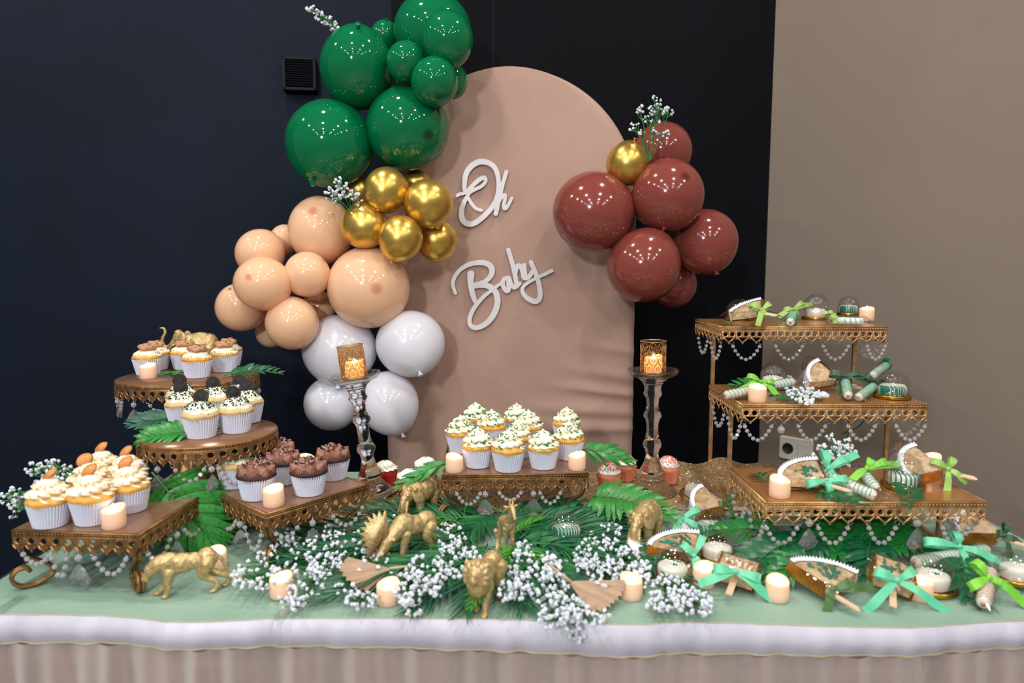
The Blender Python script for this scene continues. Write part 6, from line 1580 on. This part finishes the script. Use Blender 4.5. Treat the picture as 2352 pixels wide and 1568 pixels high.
# on the table round the riser
dome(1596, 1150, T + .008, 'tilted on the gold runner by the candlestick', 'white green-spotted', .038, .052, .12, .16, kind='white')
fan_treat('wrapped crisp fan on the gold runner tied with an olive bow', (1672, 1174), (1585, 1158), T + .016, T + .022, (0, -.32, .95), .078, 72, 'olive', None, stick_a=.1, bowX=.1, btails=((.15, -1.9), (.2, -.7)), bloops=((-.9, .15), (.2, .9)), paper_side=1, bsize=.95)
pretzel('white wrapped pretzel rod with a mint bow pointing away beside the second elephant', (1598, 1250), (1543, 1176), T + .014, T + .030, 'mint', .58, .0092, pitch=.006, cols=('whitechoc', 'frill'), bt=((-.7, -1.0), (1.3, -.8)), bl=((1.3, .75), (-.4, -.3)), bs=1.05, cap=False)
dome(1628, 1236, T, 'on the table beside the riser leg', 'green white-striped', .037, .055, -.08, kind='green')
fan_treat('large wrapped crisp fan on the table beside the second elephant, tied with a mint bow', (1592, 1296), (1534, 1250), T + .014, T + .022, (0.05, -.30, .95), .080, 84, 'mint', 'greenchoc', 16, stick_a=.1, bowX=.0, btails=((.05, -1.4), (.3, -.6)), bloops=((-.7, .75), (.75, 1.3)), paper_side=1)
dome(1544, 1330, T, 'behind the white flowers at the table front', 'white green-leaf', .038, .058, kind='white')
dome(1647, 1288, T, 'between the mint bow and the square treat', 'plain white pearl-topped', .039, .056, -.05, kind='lace')
square_treat('wrapped square crisp treat with brown icing and a mint bow near the lone tealight', (1682, 1352), (1706, 1290), T + .010, T + .016, (0, -.25, .97), ('cookie', 12), 'mint', .060, .052, .030, 0.0, -.05, ((-1.5, -.55), (1.45, -1.05)), ((-1.15, .1), (1.3, -.35)))
fan_treat('wrapped crisp fan with green icing at the table front, tied with an olive bow', (1906, 1374), (1880, 1310), T + .010, T + .020, (0.05, -.30, .95), .080, 80, 'olive', 'greenchoc', 18, stick_a=.75, bowX=.0, btails=((-.65, -1.4), (1.7, .1)), bloops=((-.35, -.5), (1.0, .35)), paper_side=1, bsize=1.15)
square_treat('wrapped square crisp treat with green icing and a big mint bow at the table front', (2044, 1368), (2042, 1294), T + .010, T + .030, (0, -.55, .83), ('greenchoc', 16), 'mint', .058, .050, .030, 0.0, 0, ((-1.5, -1.15), (1.75, -1.2)), ((-1.05, .45), (1.0, .55)))
dome(2138, 1352, T, 'behind the tealight at the mint bow', 'white green-square', .041, .060, kind='white')
pretzel('long striped wrapped pretzel rod with a mint bow under the riser end', (2098, 1292), (2268, 1262), T + .030, T + .030, 'mint', .60, .0105, pitch=.0048, brl=.0, bt=((.05, -1.7), (1.6, -.65)), bl=((-1.9, .3), (.0, .9)), bs=1.15)
fan_treat('wrapped crisp fan in ribbed gold paper at the table end under the riser', (2300, 1246), (2236, 1222), T + .018, T + .026, (0.1, -.36, .93), .080, 80, 'forest', None, stick_a=.1, bowX=-.1, btails=((.9, -.4), (.1, -1.6)), bloops=((-.5, .1), (.35, .9)), paper_side=1, bsize=.95)
pretzel('wrapped pretzel rod with a lime bow pointing at the table edge', (2258, 1388), (2276, 1310), T + .012, T + .034, 'lime', .55, .0105, pitch=.004, bt=((1.4, -1.4), (1.0, -.7)), bl=((-1.2, -.5), (-.5, .9)), bs=1.1, cols=('whitechoc', 'crumb'))
dome(2338, 1340, T, 'cut off by the picture edge at the table end', 'white pearl-topped', .040, .055, -.1, kind='lace')
dome(1300, 1246, T + .010, 'standing alone in the palm needles', 'green white-checked', .038, .058, -.12, .0, kind='green')
# scalloped white paper under the second elephant's trunk
mb = MB(); q = [onz(x, y, T + h) for x, y, h in ((1446, 1228, .034), (1456, 1230, .034), (1460, 1243, .03), (1476, 1246, .026), (1498, 1243, .024), (1512, 1256, .02), (1506, 1272, .016), (1480, 1276, .018), (1452, 1262, .024), (1442, 1246, .03))]
n = len(q); c0 = sum(q, V()) / n
mb.add(q + [c0] + [p - V((0, 0, .0015)) for p in q] + [c0 - V((0, 0, .0015))], [(i, (i + 1) % n, n) for i in range(n)] + [(n + 1 + (i + 1) % n, n + 1 + i, 2 * n + 1) for i in range(n)] + [((i + 1) % n, i, n + 1 + i, n + 1 + (i + 1) % n) for i in range(n)])
tag(mb.build('paper_scrap', 'frill', None, False), 'white paper scrap under the trunk of the elephant beside the crisp fan', 'paper')
